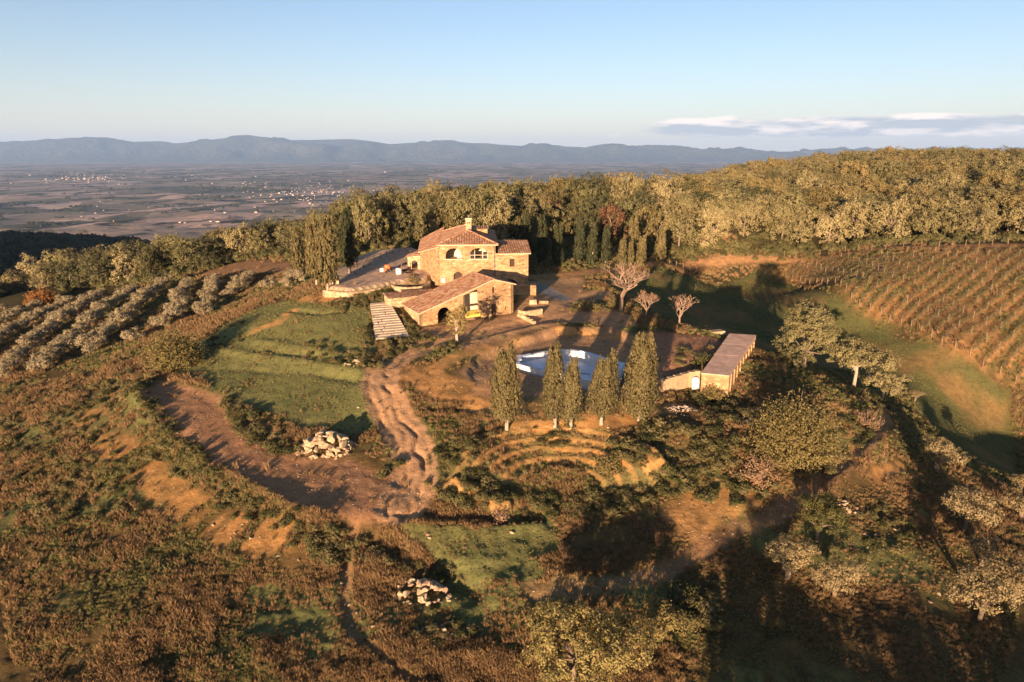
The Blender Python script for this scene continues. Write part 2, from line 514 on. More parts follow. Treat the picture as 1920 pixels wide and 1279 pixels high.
class MB:
    """collects vertices and faces for one mesh"""
    def __init__(self):
        self.v = []; self.f = []

    def add(self, V, F):
        n = len(self.v)
        self.v += [tuple(p) for p in V]
        self.f += [tuple(i + n for i in f) for f in F]
        return self

    def box(self, c, s, rz=0.0, taper=1.0, rx=0.0):
        hx, hy, hz = s[0] / 2, s[1] / 2, s[2] / 2
        M = Matrix.Translation(c) @ Matrix.Rotation(rz, 4, 'Z') @ Matrix.Rotation(rx, 4, 'X')
        P = []
        for z, k in ((-hz, 1), (hz, taper)):
            for x, y in ((-hx, -hy), (hx, -hy), (hx, hy), (-hx, hy)):
                P.append(M @ Vector((x * k, y * k, z)))
        return self.add(P, [(3, 2, 1, 0), (4, 5, 6, 7), (0, 1, 5, 4), (1, 2, 6, 5), (2, 3, 7, 6), (3, 0, 4, 7)])

    def prism(self, poly, z0, z1):
        """vertical prism; z0, z1 numbers or per-vertex lists"""
        n = len(poly)
        a = z0 if hasattr(z0, '__len__') else [z0] * n
        b = z1 if hasattr(z1, '__len__') else [z1] * n
        P = [(p[0], p[1], a[i]) for i, p in enumerate(poly)] + [(p[0], p[1], b[i]) for i, p in enumerate(poly)]
        F = [tuple(range(n - 1, -1, -1)), tuple(range(n, 2 * n))]
        F += [(i, (i + 1) % n, n + (i + 1) % n, n + i) for i in range(n)]
        return self.add(P, F)

    def tube(self, pts, rad, sides=6, cap=True):
        pts = [Vector(p) for p in pts]
        rr = rad if hasattr(rad, '__len__') else [rad] * len(pts)
        base = len(self.v); V = []; F = []
        for i, p in enumerate(pts):
            d = (pts[min(i + 1, len(pts) - 1)] - pts[max(i - 1, 0)]).normalized()
            a = d.cross(Vector((0.13, 0.31, 1)) if abs(d.z) < 0.95 else Vector((1, 0.2, 0))).normalized()
            b = d.cross(a)
            for k in range(sides):
                t = 2 * math.pi * k / sides
                V.append(p + (a * math.cos(t) + b * math.sin(t)) * rr[i])
        for i in range(len(pts) - 1):
            for k in range(sides):
                k2 = (k + 1) % sides
                F.append((i * sides + k, i * sides + k2, (i + 1) * sides + k2, (i + 1) * sides + k))
        if cap:
            F.append(tuple(range(sides - 1, -1, -1)))
            e = (len(pts) - 1) * sides
            F.append(tuple(range(e, e + sides)))
        return self.add(V, F)

    def mesh(self, name, mat, smooth=False):
        return mesh_from(name, self.v, self.f, [mat], smooth)

    def build(self, name, mat, parent=None, smooth=False):
        return obj(name, self.mesh(name, mat, smooth), parent)


# ------------------------------------------------------------------ materials
def new_mat(name):
    m = bpy.data.materials.new(name)
    m.use_nodes = True
    nt = m.node_tree
    b = nt.nodes['Principled BSDF']
    b.inputs['Roughness'].default_value = 0.9
    b.inputs['Specular IOR Level'].default_value = 0.15
    return m, nt, b


def ramp(nt, fac, stops):
    r = nt.nodes.new('ShaderNodeValToRGB')
    e = r.color_ramp.elements
    e[0].position, e[0].color = stops[0][0], (*stops[0][1], 1)
    e[1].position, e[1].color = stops[-1][0], (*stops[-1][1], 1)
    for p, c in stops[1:-1]:
        k = e.new(p); k.color = (*c, 1)
    nt.links.new(fac, r.inputs['Fac'])
    return r.outputs['Color']


def noise(nt, scale, detail=4, rough=0.55, coord='Object', dist=0.0, vec=None):
    n = nt.nodes.new('ShaderNodeTexNoise')
    n.inputs['Scale'].default_value = scale; n.inputs['Detail'].default_value = detail
    n.inputs['Roughness'].default_value = rough; n.inputs['Distortion'].default_value = dist
    if vec is None:
        tc = nt.nodes.new('ShaderNodeTexCoord')
        nt.links.new(tc.outputs[coord], n.inputs['Vector'])
    else:
        nt.links.new(vec, n.inputs['Vector'])
    return n.outputs['Fac']


def mixc(nt, fac, a, b, mode='MIX'):
    m = nt.nodes.new('ShaderNodeMix'); m.data_type = 'RGBA'; m.blend_type = mode
    for sock, v in (('Factor', fac), ('A', a), ('B', b)):
        if isinstance(v, (int, float)): m.inputs[sock].default_value = v
        elif isinstance(v, tuple): m.inputs[sock].default_value = (*v, 1)
        else: nt.links.new(v, m.inputs[sock])
    return m.outputs['Result']


def bump(nt, b, height, strength, dist):
    k = nt.nodes.new('ShaderNodeBump')
    k.inputs['Strength'].default_value = strength; k.inputs['Distance'].default_value = dist
    nt.links.new(height, k.inputs['Height'])
    nt.links.new(k.outputs['Normal'], b.inputs['Normal'])


def simple_mat(name, c1, c2, scale=3.0, bs=0.4, bd=0.03, rough=0.9, coord='Object', stops=None):
    m, nt, b = new_mat(name)
    n = noise(nt, scale, 6, 0.6, coord)
    col = ramp(nt, n, stops or [(0.3, c1), (0.7, c2)])
    nt.links.new(col, b.inputs['Base Color'])
    b.inputs['Roughness'].default_value = rough
    if bs > 0:
        n2 = noise(nt, scale * 5, 5, 0.6, coord)
        bump(nt, b, n2, bs, bd)
    return m


def leaf_mat(name, c1, c2, trans=0.25, var=0.35):
    m, nt, b = new_mat(name)
    oi = nt.nodes.new('ShaderNodeObjectInfo')
    geo = nt.nodes.new('ShaderNodeNewGeometry')
    mx = nt.nodes.new('ShaderNodeMath'); mx.operation = 'MULTIPLY_ADD'
    nt.links.new(oi.outputs['Random'], mx.inputs[0]); mx.inputs[1].default_value = var
    m2 = nt.nodes.new('ShaderNodeMath'); m2.operation = 'MULTIPLY'; m2.inputs[1].default_value = 1 - var
    nt.links.new(geo.outputs['Random Per Island'], m2.inputs[0])
    nt.links.new(m2.outputs[0], mx.inputs[2])
    col = ramp(nt, mx.outputs[0], [(0.0, c1), (1.0, c2)])
    nt.links.new(col, b.inputs['Base Color'])
    b.inputs['Roughness'].default_value = 0.7
    tr = nt.nodes.new('ShaderNodeBsdfTranslucent')
    nt.links.new(col, tr.inputs['Color'])
    ms = nt.nodes.new('ShaderNodeMixShader'); ms.inputs[0].default_value = trans
    out = nt.nodes['Material Output']
    nt.links.new(b.outputs[0], ms.inputs[1]); nt.links.new(tr.outputs[0], ms.inputs[2])
    nt.links.new(ms.outputs[0], out.inputs['Surface'])
    return m


def ground_material():
    m, nt, b = new_mat('ground_soil_grass')
    at = nt.nodes.new('ShaderNodeAttribute'); at.attribute_name = 'soil'
    wr = nt.nodes.new('ShaderNodeAttribute'); wr.attribute_name = 'wild'
    n1 = noise(nt, 0.9, 8, 0.68)
    n2 = noise(nt, 4.5, 6, 0.7)
    n3 = noise(nt, 0.12, 5, 0.6)
    v1 = ramp(nt, n1, [(0.25, (0.62, 0.60, 0.58)), (0.5, (1, 1, 1)), (0.78, (1.35, 1.3, 1.2))])
    v2 = ramp(nt, n2, [(0.25, (0.7, 0.7, 0.7)), (0.75, (1.28, 1.27, 1.25))])
    v3 = ramp(nt, n3, [(0.3, (0.88, 0.92, 0.9)), (0.7, (1.12, 1.06, 1.0))])
    c = mixc(nt, 1.0, at.outputs['Color'], v1, 'MULTIPLY')
    c = mixc(nt, 1.0, c, v2, 'MULTIPLY')
    c = mixc(nt, 1.0, c, v3, 'MULTIPLY')
    nt.links.new(c, b.inputs['Base Color'])
    b.inputs['Specular IOR Level'].default_value = 0.05
    b.inputs['Roughness'].default_value = 1.0
    nb = noise(nt, 2.6, 9, 0.72)
    bump(nt, b, nb, 0.75, 0.22)
    return m


M_GROUND = ground_material()

VINE_POLY = G0([(1425, 500), (1540, 488), (1640, 480), (1760, 472), (1919, 467)]) + [(175, 165, 0), (185, 100, -16)] + G0([(1919, 728), (1850, 700), (1770, 655), (1690, 612), (1600, 572), (1500, 532)])
GREEN_SLOPE = G0([(470, 585), (540, 560), (610, 572), (700, 575), (700, 640), (680, 690), (715, 760), (690, 820), (600, 800), (520, 770), (400, 720), (300, 690), (330, 660), (420, 610)])
LAWN = G0([(760, 990), (860, 990), (1020, 985), (1040, 1030), (1010, 1090), (900, 1080), (810, 1040)])
OLIVE_POLY = G0([(560, 520), (480, 518), (380, 528), (250, 545), (100, 575), (0, 600)]) + [(-120, 110, -12)] + G0([(0, 712), (120, 690), (250, 645), (330, 610), (430, 585), (520, 550)])
MEADOW_R = G0([(1120, 525), (1240, 505), (1450, 497), (1560, 560), (1700, 640), (1900, 740), (1919, 900), (1800, 850), (1700, 740), (1560, 690), (1430, 660), (1290, 610), (1180, 560)])
BACKFIELD = G0([(360, 520), (420, 497), (480, 487), (555, 488), (560, 510), (480, 515)])
ACCESS = G0([(1000, 520), (1100, 512), (1200, 500), (1300, 492), (1450, 483), (1600, 474), (1760, 465), (1919, 460)])
BANKS = [  # bare clay faces: polyline, half width, strength
    (G0([(150, 775), (205, 825), (255, 870), (310, 915), (370, 965), (440, 1000), (540, 1025)]), 2.6, -1.0),
    (G0([(190, 740), (240, 730)]), 1.2, 0.8),
    (G0([(480, 620), (520, 605), (545, 585)]), 1.5, 0.8), (G0([(570, 560), (615, 562)]), 2.0, 0.8),
    (G0([(780, 700), (830, 725), (870, 735)]), 3.5, 0.75), (G0([(820, 690), (880, 660), (960, 632)]), 2.0, 0.8),
    (G0([(900, 760), (1000, 765), (1100, 770), (1200, 770)]), 2.6, 1.0), (G0([(960, 800), (1060, 797), (1180, 790)]), 1.2, 0.8),
    (G0([(840, 905), (860, 935)]), 1.3, 1.0), (G0([(905, 940), (950, 950)]), 1.2, 1.0),
    (G0([(1570, 885), (1620, 840), (1655, 800)]), 1.2, 1.0), (G0([(1640, 900), (1690, 875)]), 1.0, 0.9),
    (G0([(1270, 960), (1340, 950), (1390, 930)]), 2.0, 0.8), (G0([(1300, 1000), (1330, 960)]), 1.8, 0.7),
    (G0([(1230, 770), (1290, 760)]), 1.6, 0.9), (G0([(1390, 790), (1420, 770)]), 1.2, 0.7),
    (G0([(1180, 860), (1215, 890)]), 0.9, 0.8), (G0([(1600, 790), (1560, 800)]), 1.5, 0.5),
    (G0([(1020, 612), (1100, 618), (1160, 622)]), 1.0, 0.9),
]

_va = math.radians(52)
VINE_N = (math.cos(_va), -math.sin(_va))
VINE_C = (sum(p[0] for p in VINE_POLY) / len(VINE_POLY), sum(p[1] for p in VINE_POLY) / len(VINE_POLY))
GREEN = np.array([.165, .165, .060]); DIRT = np.array([.31, .170, .088]); TRACKC = np.array([.41, .245, .128])
CLAY = np.array([.50, .265, .095]); PITC = np.array([.34, .205, .11]); TERRC = np.array([.47, .33, .23])
VINEC = np.array([.20, .115, .045]); MEAD = np.array([.095, .096, .036]); OLIVEG = np.array([.075, .072, .030])
DRY = np.array([.105, .072, .030]); FOREST = np.array([.055, .048, .022]); GREY = np.array([.26, .25, .24])


def soil_colour(x, y):
    n = x.size
    wob = 1.2 * fbm(x, y, 4.0, 41, 4)
    wob2 = 0.7 * fbm(x, y, 1.3, 43, 3)
    f1 = fbm(x, y, 9.0, 51, 4)
    col = np.repeat(DRY[None], n, 0)

    def lay(c, m):
        nonlocal col
        col = col * (1 - m[:, None]) + c * m[:, None]
    lay(GREEN * 0.8, sstep(-0.05, 0.35, f1))
    lay(FOREST, sstep(150, 175, np.hypot(x, y)))
    lay(OLIVEG, sstep(-1.5, 1.5, sd_poly(x, y, OLIVE_POLY) + wob))
    lay(np.array([.30, .17, .085]), sstep(-1, 2, sd_poly(x, y, BACKFIELD) + 2 * wob) * 0.85)
    lay(MEAD, sstep(-1.5, 1.5, sd_poly(x, y, MEADOW_R) + wob))
    lay(np.array([.20, .125, .052]), sstep(0, 1.5, sd_poly(x, y, MEADOW_R)) * sstep(-.1, .45, fbm(x, y, 8.0, 141, 4)) * .8)
    vm = sstep(-2.0, 2.0, sd_poly(x, y, VINE_POLY) + wob)
    lay(VINEC, vm)
    ph = ((x - VINE_C[0]) * VINE_N[0] + (y - VINE_C[1]) * VINE_N[1]) / 2.3
    st = sstep(.22, .42, np.abs((ph + .06 * wob) % 1.0 - .5))
    lay(np.array([.34, .19, .080]), vm * st * 0.8)
    lay(np.array([.10, .090, .034]), vm * (1 - st) * sstep(-.3, .25, fbm(x, y, 6.0, 64, 3)) * .8)
    d, _, _ = dist_poly(x, y, ACCESS)
    lay(np.array([.34, .19, .09]), sstep(2.0, 1.0, d + 0.6 * wob) * .85)
    lay(GREEN, sstep(-1.5, 1.2, sd_poly(x, y, GREEN_SLOPE) + 2 * wob) * sstep(-0.75, -0.2, fbm(x, y, 5.0, 61, 3)) * 0.95)
    lay(GREEN * 0.9, sstep(-1.5, 1.5, sd_poly(x, y, LAWN) + 2 * wob) * .9)
    # stepped bowl: earth risers
    dx = (x - AMPHI_C[0]) / 1.12; dy = y - AMPHI_C[1]
    ra = np.hypot(dx, dy); ang = np.arctan2(dx, dy)
    am = sstep(1.6, 1.1, np.abs(ang)) * sstep(3.0, 4.2, ra) * sstep(11, 9.8, ra)
    qf = ((ra + 0.45 * fbm(x, y, 2.5, 77, 3) - 3.6) / 1.38) % 1.0
    lay(np.array([.20, .155, .060]), am * .9)
    lay(CLAY * .85, am * sstep(.42, .22, qf) * (.55 + .45 * sstep(-.3, .1, fbm(x, y, 1.5, 85, 3))))
    lay(PITC, sstep(-1.8, 0.3, sd_poly(x, y, PIT) + wob))
    for pl, hw, st in BANKS:
        d, fr_, _ = dist_poly(x, y, pl)
        if st < 0:  # streaked by gullies running down the bank
            al = fr_ * 40.0
            st_ = sstep(-.4, .12, fbm(al, d * .25, 1.5, 181, 3)) * .9
            lay(CLAY * .66, st_ * sstep(hw, hw * 0.5, d + 0.8 * wob2))
            continue
        lay(CLAY, st * sstep(hw, hw * 0.45, d + 0.8 * wob2 + 0.35 * wob) * (0.45 + 0.55 * sstep(-.25, .1, fbm(x, y, 1.6, 191, 3))))
    SCR = G0([(1190, 800), (1300, 795), (1440, 830), (1440, 930), (1330, 960), (1240, 930), (1215, 870)])
    lay(CLAY * .62, sstep(-1, 1.5, sd_poly(x, y, SCR) + wob) * sstep(-.35, .3, fbm(x, y, 2.6, 171, 3)) * .9)
    # yard round the barn and house
    yard = G0([(760, 640), (870, 655), (1010, 616), (1060, 606), (1190, 612), (1180, 590), (1100, 560), (1090, 520), (1010, 525), (960, 590), (800, 615)])
    lay(TRACKC, sstep(-1.2, 0.8, sd_poly(x, y, yard) + 0.8 * wob) * 0.9)
    lay(GREY, sstep(2.6, 1.6, dist_poly(x, y, G0([(1005, 535), (1030, 548), (1055, 560)]))[0] + 0.4 * wob2) * 0.9)
    lay(DIRT, sstep(-0.8, 0.6, sd_poly(x, y, CLEAR) + 0.7 * wob))
    lay(TERRC, sstep(-0.2, 0.4, sd_poly(x, y, TERRACE)))
    d, fr, _ = dist_poly(x, y, TRACK_LN)
    lay(TRACKC, sstep(2.7, 1.9, d + 0.7 * wob2))
    d, fr, _ = dist_poly(x, y, LOWPATH)
    lay(DIRT * 1.1, sstep(1.6, 0.6, d + 1.0 * wob2) * 0.55)
    d, fr, _ = dist_poly(x, y, FOOTPATH)
    lay(DIRT * 0.95, sstep(0.6, 0.2, d + 0.5 * wob2) * 0.6)
    PLOT = G0([(1195, 622), (1330, 632), (1362, 642), (1322, 694), (1240, 700), (1215, 660)])
    lay(np.array([.33, .17, .092]), sstep(-1, .8, sd_poly(x, y, PLOT) + .6 * wob) * .9)
    return col


def terrain():
    rr = [0.6, 4, 8, 11]
    r = 14.0
    while r < 260: rr.append(r); r *= 1.0053
    while r < 905: rr.append(r); r *= 1.013
    rr = np.array(rr)
    aa = np.concatenate([np.arange(-180, -46, 2.4), np.arange(-46, 46, 0.20), np.arange(46, 180.01, 2.4)])
    aa[-1] = 180
    A, R = np.meshgrid(np.radians(aa), rr)
    X = R * np.sin(A); Y = R * np.cos(A)
    x, y = X.ravel(), Y.ravel()
    z = H(x, y)
    # real woods roughness far out
    col = soil_colour(x, y)
    nr, na = R.shape
    i = np.arange(nr - 1)[:, None] * na + np.arange(na - 1)[None]
    F = np.stack([i, i + 1, i + na + 1, i + na], -1).reshape(-1, 4)[:, ::-1]
    cx = x[F].mean(1); cy = y[F].mean(1)
    cls = np.zeros(len(F), int)
    near = np.hypot(cx, cy) < 260
    d, _, _ = dist_poly(cx[near], cy[near], LOWPATH)
    sub = np.zeros(near.sum(), int)
    w2 = 0.5 * fbm(cx[near], cy[near], 1.3, 43, 3)
    sub[sd_poly(cx[near], cy[near], MEADOW_R) > 0] = 6
    sub[sd_poly(cx[near], cy[near], VINE_POLY) > 0] = 5
    sub[d + w2 < 1.7] = 4
    sub[sd_poly(cx[near], cy[near], CLEAR) + w2 > 0] = 2
    sub[sd_poly(cx[near], cy[near], TERRACE) > 0.05] = 3
    d, _, _ = dist_poly(cx[near], cy[near], TRACK_LN)
    sub[d + w2 < 2.3] = 1
    cls[near] = sub
    names = ['ground', 'dirt_track', 'dirt_clearing', 'terrace_ground', 'lower_path', 'vineyard_ground', 'meadow']
    V = np.c_[x, y, z]
    for c, nm in enumerate(names):
        fs = F[cls == c]
        used, inv = np.unique(fs, return_inverse=True)
        me = mesh_from(nm, V[used], inv.reshape(fs.shape), [M_GROUND], True)
        ca = me.color_attributes.new('soil', 'FLOAT_COLOR', 'POINT')
        ca.data.foreach_set('color', np.c_[col[used], np.ones(len(used))].astype(np.float32).ravel())
        o = obj(nm, me); tag(o, kind='structure')


terrain()


# ------------------------------------------------------------------ the plain and the mountains beyond
def plain_z(x, y):
    r = np.hypot(x, y)
    k = np.minimum(1, 890.0 / np.maximum(r, 1))
    base = tps(x * k, y * k)
    t = sstep(830, 2700, r)
    hills = 34 * fbm(x, y, 900, 101, 4) * sstep(900, 1800, r) * (1 - 0.75 * sstep(4000, 9000, r)) + 16 * fbm(x, y, 330, 111, 3) * sstep(900, 1500, r) * (1 - sstep(3000, 6000, r))
    return base * (1 - t) + (-292) * t + hills - 2.0 * sstep(860, 900, r)


def plain_material():
    m, nt, b = new_mat('plain_fields')
    tc = nt.nodes.new('ShaderNodeTexCoord')
    mp = nt.nodes.new('ShaderNodeMapping')
    mp.inputs['Scale'].default_value = (1 / 330.0, 1 / 420.0, 0.0)
    mp.inputs['Rotation'].default_value = (0, 0, 0.4)
    nt.links.new(tc.outputs['Object'], mp.inputs['Vector'])
    v = nt.nodes.new('ShaderNodeTexVoronoi'); v.inputs['Scale'].default_value = 1.0
    v.inputs['Randomness'].default_value = 0.85
    nt.links.new(mp.outputs[0], v.inputs['Vector'])
    sp = nt.nodes.new('ShaderNodeSeparateColor')
    nt.links.new(v.outputs['Color'], sp.inputs[0])
    c = ramp(nt, sp.outputs[0], [(0.0, (.17, .145, .09)), (0.25, (.29, .225, .14)), (0.42, (.42, .30, .20)), (0.6, (.33, .255, .155)), (0.75, (.58, .38, .26)), (0.9, (.64, .45, .32)), (1.0, (.18, .15, .09))])
    n = noise(nt, 0.004, 8, 0.65)
    w = ramp(nt, n, [(0.53, (0, 0, 0)), (0.60, (1, 1, 1))])
    c = mixc(nt, w, c, (.06, .062, .032))
    n2 = noise(nt, 0.02, 6, 0.65)
    c = mixc(nt, 1.0, c, ramp(nt, n2, [(0.3, (.65, .65, .65)), (0.7, (1.3, 1.3, 1.3))]), 'MULTIPLY')
    nt.links.new(c, b.inputs['Base Color'])
    b.inputs['Roughness'].default_value = 1.0
    b.inputs['Specular IOR Level'].default_value = 0.0
    n3 = noise(nt, 0.03, 6, 0.7)
    bump(nt, b, n3, 0.8, 6.0)
    return m


def plain():
    rr = [880.0]
    while rr[-1] < 30000: rr.append(rr[-1] * 1.014)
    aa = np.radians(np.arange(-75, 75.01, 0.3))
    A, R = np.meshgrid(aa, np.array(rr))
    x = (R * np.sin(A)).ravel(); y = (R * np.cos(A)).ravel()
    z = plain_z(x, y)
    nr, na = R.shape
    i = np.arange(nr - 1)[:, None] * na + np.arange(na - 1)[None]
    F = np.stack([i, i + 1, i + na + 1, i + na], -1).reshape(-1, 4)[:, ::-1]
    tag(obj('plain', mesh_from('plain', np.c_[x, y, z], F, [plain_material()], True)), kind='structure')


plain()

RIDGE = [(-400, 268), (-200, 262), (0, 266), (60, 264), (110, 261), (170, 260), (250, 266), (300, 265), (330, 269), (370, 265), (420, 259), (465, 254), (500, 258), (545, 263), (600, 262), (660, 261), (700, 265), (730, 270), (780, 267), (850, 267), (900, 269), (960, 273), (1020, 276), (1100, 278), (1150, 276), (1200, 278), (1280, 281), (1400, 284), (1600, 285), (2000, 284), (2400, 280)]


def mountains():
    px = np.arange(-380, 2380, 6.0)
    ys = np.interp(px, [p[0] for p in RIDGE], [p[1] for p in RIDGE])
    rows = np.linspace(0, 1, 70)
    V = []
    for t in rows:
        Yd = 22500 + 13000 * t
        for p, yy in zip(px, ys):
            a, b, c = ray(p, yy)
            k = 27500.0 / b
            zr = CAM_Z + c * k
            X = a / b * Yd
            V.append((X, Yd, zr, t))
    V = np.array(V)
    X, Yd, zr, t = V.T
    rise = np.where(t < 0.385, sstep(0.02, 0.385, t) ** 1.1, 1 - 0.8 * sstep(0.385, 1.0, t))
    rid = 1 - np.abs(fbm(X, Yd * 0.55, 2600, 201, 5))
    sp = (rid - 0.75) * 1300 * (4 * rise * (1 - rise)) * sstep(0.02, 0.12, t) * sstep(0.385, 0.33, t)
    z = -300 + (zr + 300) * rise + sp + 30 * fbm(X, Yd, 900, 211, 3) * rise * sstep(0.5, 0.3, t)
    nr, na = len(rows), len(px)
    i = np.arange(nr - 1)[:, None] * na + np.arange(na - 1)[None]
    F = np.stack([i, i + 1, i + na + 1, i + na], -1).reshape(-1, 4)
    m = simple_mat('mountain_woods', (.035, .045, .035), (.10, .10, .075), 0.0012, 1.0, 160.0, 1.0)
    tag(obj('mountains', mesh_from('mountains', np.c_[X, Yd, z], F, [m], True)), kind='structure')


mountains()


def haze():
    b = MB(); b.box((0, 18500, 175), (90000, 43000, 1080))
    m = bpy.data.materials.new('haze_air')
    m.use_nodes = True
    nt = m.node_tree
    nt.nodes.clear()
    out = nt.nodes.new('ShaderNodeOutputMaterial')
    v = nt.nodes.new('ShaderNodeVolumePrincipled')
    v.inputs['Density'].default_value = HAZE_D
    v.inputs['Color'].default_value = (0.40, 0.63, 1.0, 1)
    v.inputs['Anisotropy'].default_value = 0.0
    nt.links.new(v.outputs[0], out.inputs['Volume'])
    o = b.build('haze', m)
    tag(o, 'thin blue evening haze over the plain', 'haze', kind='stuff')


HAZE_D = 3.0e-5
haze()


# ------------------------------------------------------------------ building materials
def stone_material(name, base, scale=1.6, mortar=(.30, .215, .125)):
    m, nt, b = new_mat(name)
    tc = nt.nodes.new('ShaderNodeTexCoord')
    mp = nt.nodes.new('ShaderNodeMapping'); mp.inputs['Scale'].default_value = (1, 1, 1.9)
    nt.links.new(tc.outputs['Object'], mp.inputs['Vector'])
    wn = nt.nodes.new('ShaderNodeTexNoise'); wn.inputs['Scale'].default_value = 2.0; wn.inputs['Detail'].default_value = 3
    nt.links.new(mp.outputs[0], wn.inputs['Vector'])
    va = nt.nodes.new('ShaderNodeVectorMath'); va.operation = 'MULTIPLY_ADD'
    va.inputs[1].default_value = (.35, .35, .35)
    nt.links.new(wn.outputs['Color'], va.inputs[0]); nt.links.new(mp.outputs[0], va.inputs[2])
    v = nt.nodes.new('ShaderNodeTexVoronoi'); v.inputs['Scale'].default_value = scale
    nt.links.new(va.outputs[0], v.inputs['Vector'])
    e = nt.nodes.new('ShaderNodeTexVoronoi'); e.feature = 'DISTANCE_TO_EDGE'; e.inputs['Scale'].default_value = scale
    nt.links.new(va.outputs[0], e.inputs['Vector'])
    sp = nt.nodes.new('ShaderNodeSeparateColor'); nt.links.new(v.outputs['Color'], sp.inputs[0])
    r, g, bl = base
    c = ramp(nt, sp.outputs[0], [(0, (r * .62, g * .58, bl * .55)), (.35, (r * .9, g * .88, bl * .85)), (.7, (r * 1.1, g * 1.08, bl * 1.05)), (1, (r * 1.4, g * 1.42, bl * 1.5))])
    jf = ramp(nt, e.outputs['Distance'], [(0.02, (1, 1, 1)), (0.09, (0, 0, 0))])
    c = mixc(nt, jf, c, mortar)
    big = noise(nt, 0.45, 5, 0.6)
    c = mixc(nt, 1.0, c, ramp(nt, big, [(.3, (.78, .74, .70)), (.7, (1.18, 1.14, 1.08))]), 'MULTIPLY')
    nt.links.new(c, b.inputs['Base Color'])
    hb = ramp(nt, e.outputs['Distance'], [(0.0, (0, 0, 0)), (0.14, (1, 1, 1))])
    fn = noise(nt, 9, 5, 0.65)
    hh = mixc(nt, 0.35, hb, fn)
    bump(nt, b, hh, 0.7, 0.07)
    return m


M_STONE = stone_material('stone_wall', (.37, .235, .12))
M_STONE_PALE = stone_material('pale_stone_wall', (.46, .34, .20), 2.0, (.36, .27, .17))
M_TILE = None


def tile_material():
    m, nt, b = new_mat('roof_terracotta')
    n = noise(nt, 2.4, 7, 0.7)
    n2 = noise(nt, 0.5, 4, 0.6)
    geo = nt.nodes.new('ShaderNodeNewGeometry')
    c = ramp(nt, geo.outputs['Random Per Island'], [(0, (.25, .115, .06)), (.4, (.36, .185, .10)), (.75, (.42, .25, .15)), (1, (.48, .33, .21))])
    c = mixc(nt, 1.0, c, ramp(nt, n, [(.25, (.55, .55, .55)), (.5, (1, 1, 1)), (.8, (1.3, 1.25, 1.2))]), 'MULTIPLY')
    c = mixc(nt, 1.0, c, ramp(nt, n2, [(.3, (.82, .8, .78)), (.7, (1.12, 1.1, 1.08))]), 'MULTIPLY')
    nt.links.new(c, b.inputs['Base Color'])
    bump(nt, b, noise(nt, 14, 4, 0.6), 0.4, 0.03)
    return m


M_TILE = tile_material()
M_DARK = simple_mat('dark_interior', (.02, .017, .014), (.035, .03, .025), 2, 0)
M_PLASTER = simple_mat('pale_plaster', (.48, .40, .29), (.60, .51, .38), 2.5, 0.2, 0.02)
M_TRIM = simple_mat('pale_trim', (.50, .37, .24), (.60, .46, .31), 4, 0.2, 0.02)
M_WOOD = simple_mat('weathered_wood', (.14, .085, .045), (.26, .17, .095), 6, 0.4, 0.02)
M_DARKWOOD = simple_mat('dark_wood', (.045, .028, .018), (.075, .048, .03), 6, 0.3, 0.02)
M_METAL = simple_mat('grey_metal', (.10, .10, .10), (.16, .155, .15), 8, 0.1, 0.01, 0.5)
M_CONC = simple_mat('concrete_slab', (.50, .30, .19), (.76, .50, .34), 0.8, 0.5, 0.05)
M_CONCW = simple_mat('concrete_wall', (.26, .175, .095), (.42, .30, .175), 2.2, 0.5, 0.06)
M_WHITE = simple_mat('white_plaster', (.46, .45, .43), (.66, .64, .61), 1.5, 0.25, 0.03)
M_LINER = simple_mat('pool_liner', (.45, .53, .62), (.74, .76, .80), 0.55, 0.8, 0.12, 0.5)
M_ORANGE = simple_mat('orange_paint', (.50, .13, .04), (.62, .20, .07), 5, 0.1, 0.01, 0.5)
M_YELLOW = simple_mat('yellow_tarp', (.58, .42, .07), (.72, .54, .12), 3, 0.4, 0.04, 0.6)
M_GLASS, _nt, _b = new_mat('window_glass')
_b.inputs['Base Color'].default_value = (.03, .035, .04, 1); _b.inputs['Roughness'].default_value = 0.12
_b.inputs['Specular IOR Level'].default_value = 0.5


def hole_rect(s0, s1, z0, z1, z1r=None):
    return [(s0, z0), (s1, z0), (s1, z1 if z1r is None else z1r), (s0, z1)]


def hole_arch(s0, s1, z0, z1, spring=None):
    w = (s1 - s0) / 2
    sp = spring if spring is not None else z1 - w
    P = [(s0, z0), (s1, z0)]
    for k in range(9):
        a = math.pi * k / 8
        P.append(((s0 + s1) / 2 + w * math.cos(a), sp + (z1 - sp) * math.sin(a)))
    return P


def wall_mesh(mb, o, d, outline, holes=(), thick=0.45):
    """upright wall with real openings; outline and holes are (along, height) loops; thickness goes to the left of d"""
    d = Vector((d[0], d[1])).normalized()
    n = Vector((-d.y, d.x))
    loops = [outline] + list(holes)
    flat = [p for lp in loops for p in lp]
    tri = geometry.tessellate_polygon([[Vector((p[0], p[1], 0)) for p in lp] for lp in loops])

    def P(p, k):
        return (o[0] + d.x * p[0] + n.x * k, o[1] + d.y * p[0] + n.y * k, p[1])
    V = [P(p, 0) for p in flat] + [P(p, thick) for p in flat]
    N = len(flat)
    F = []
    for t in tri:
        a, b, c = [flat[i] for i in t]
        area = (b[0] - a[0]) * (c[1] - a[1]) - (c[0] - a[0]) * (b[1] - a[1])
        t = t if area > 0 else (t[0], t[2], t[1])
        F.append(tuple(t)); F.append((t[0] + N, t[2] + N, t[1] + N))
    k = 0
    for lp in loops:
        m = len(lp)
        for i in range(m):
            F.append((k + i, k + (i + 1) % m, N + k + (i + 1) % m, N + k + i))
        k += m
    mb.add(V, F)


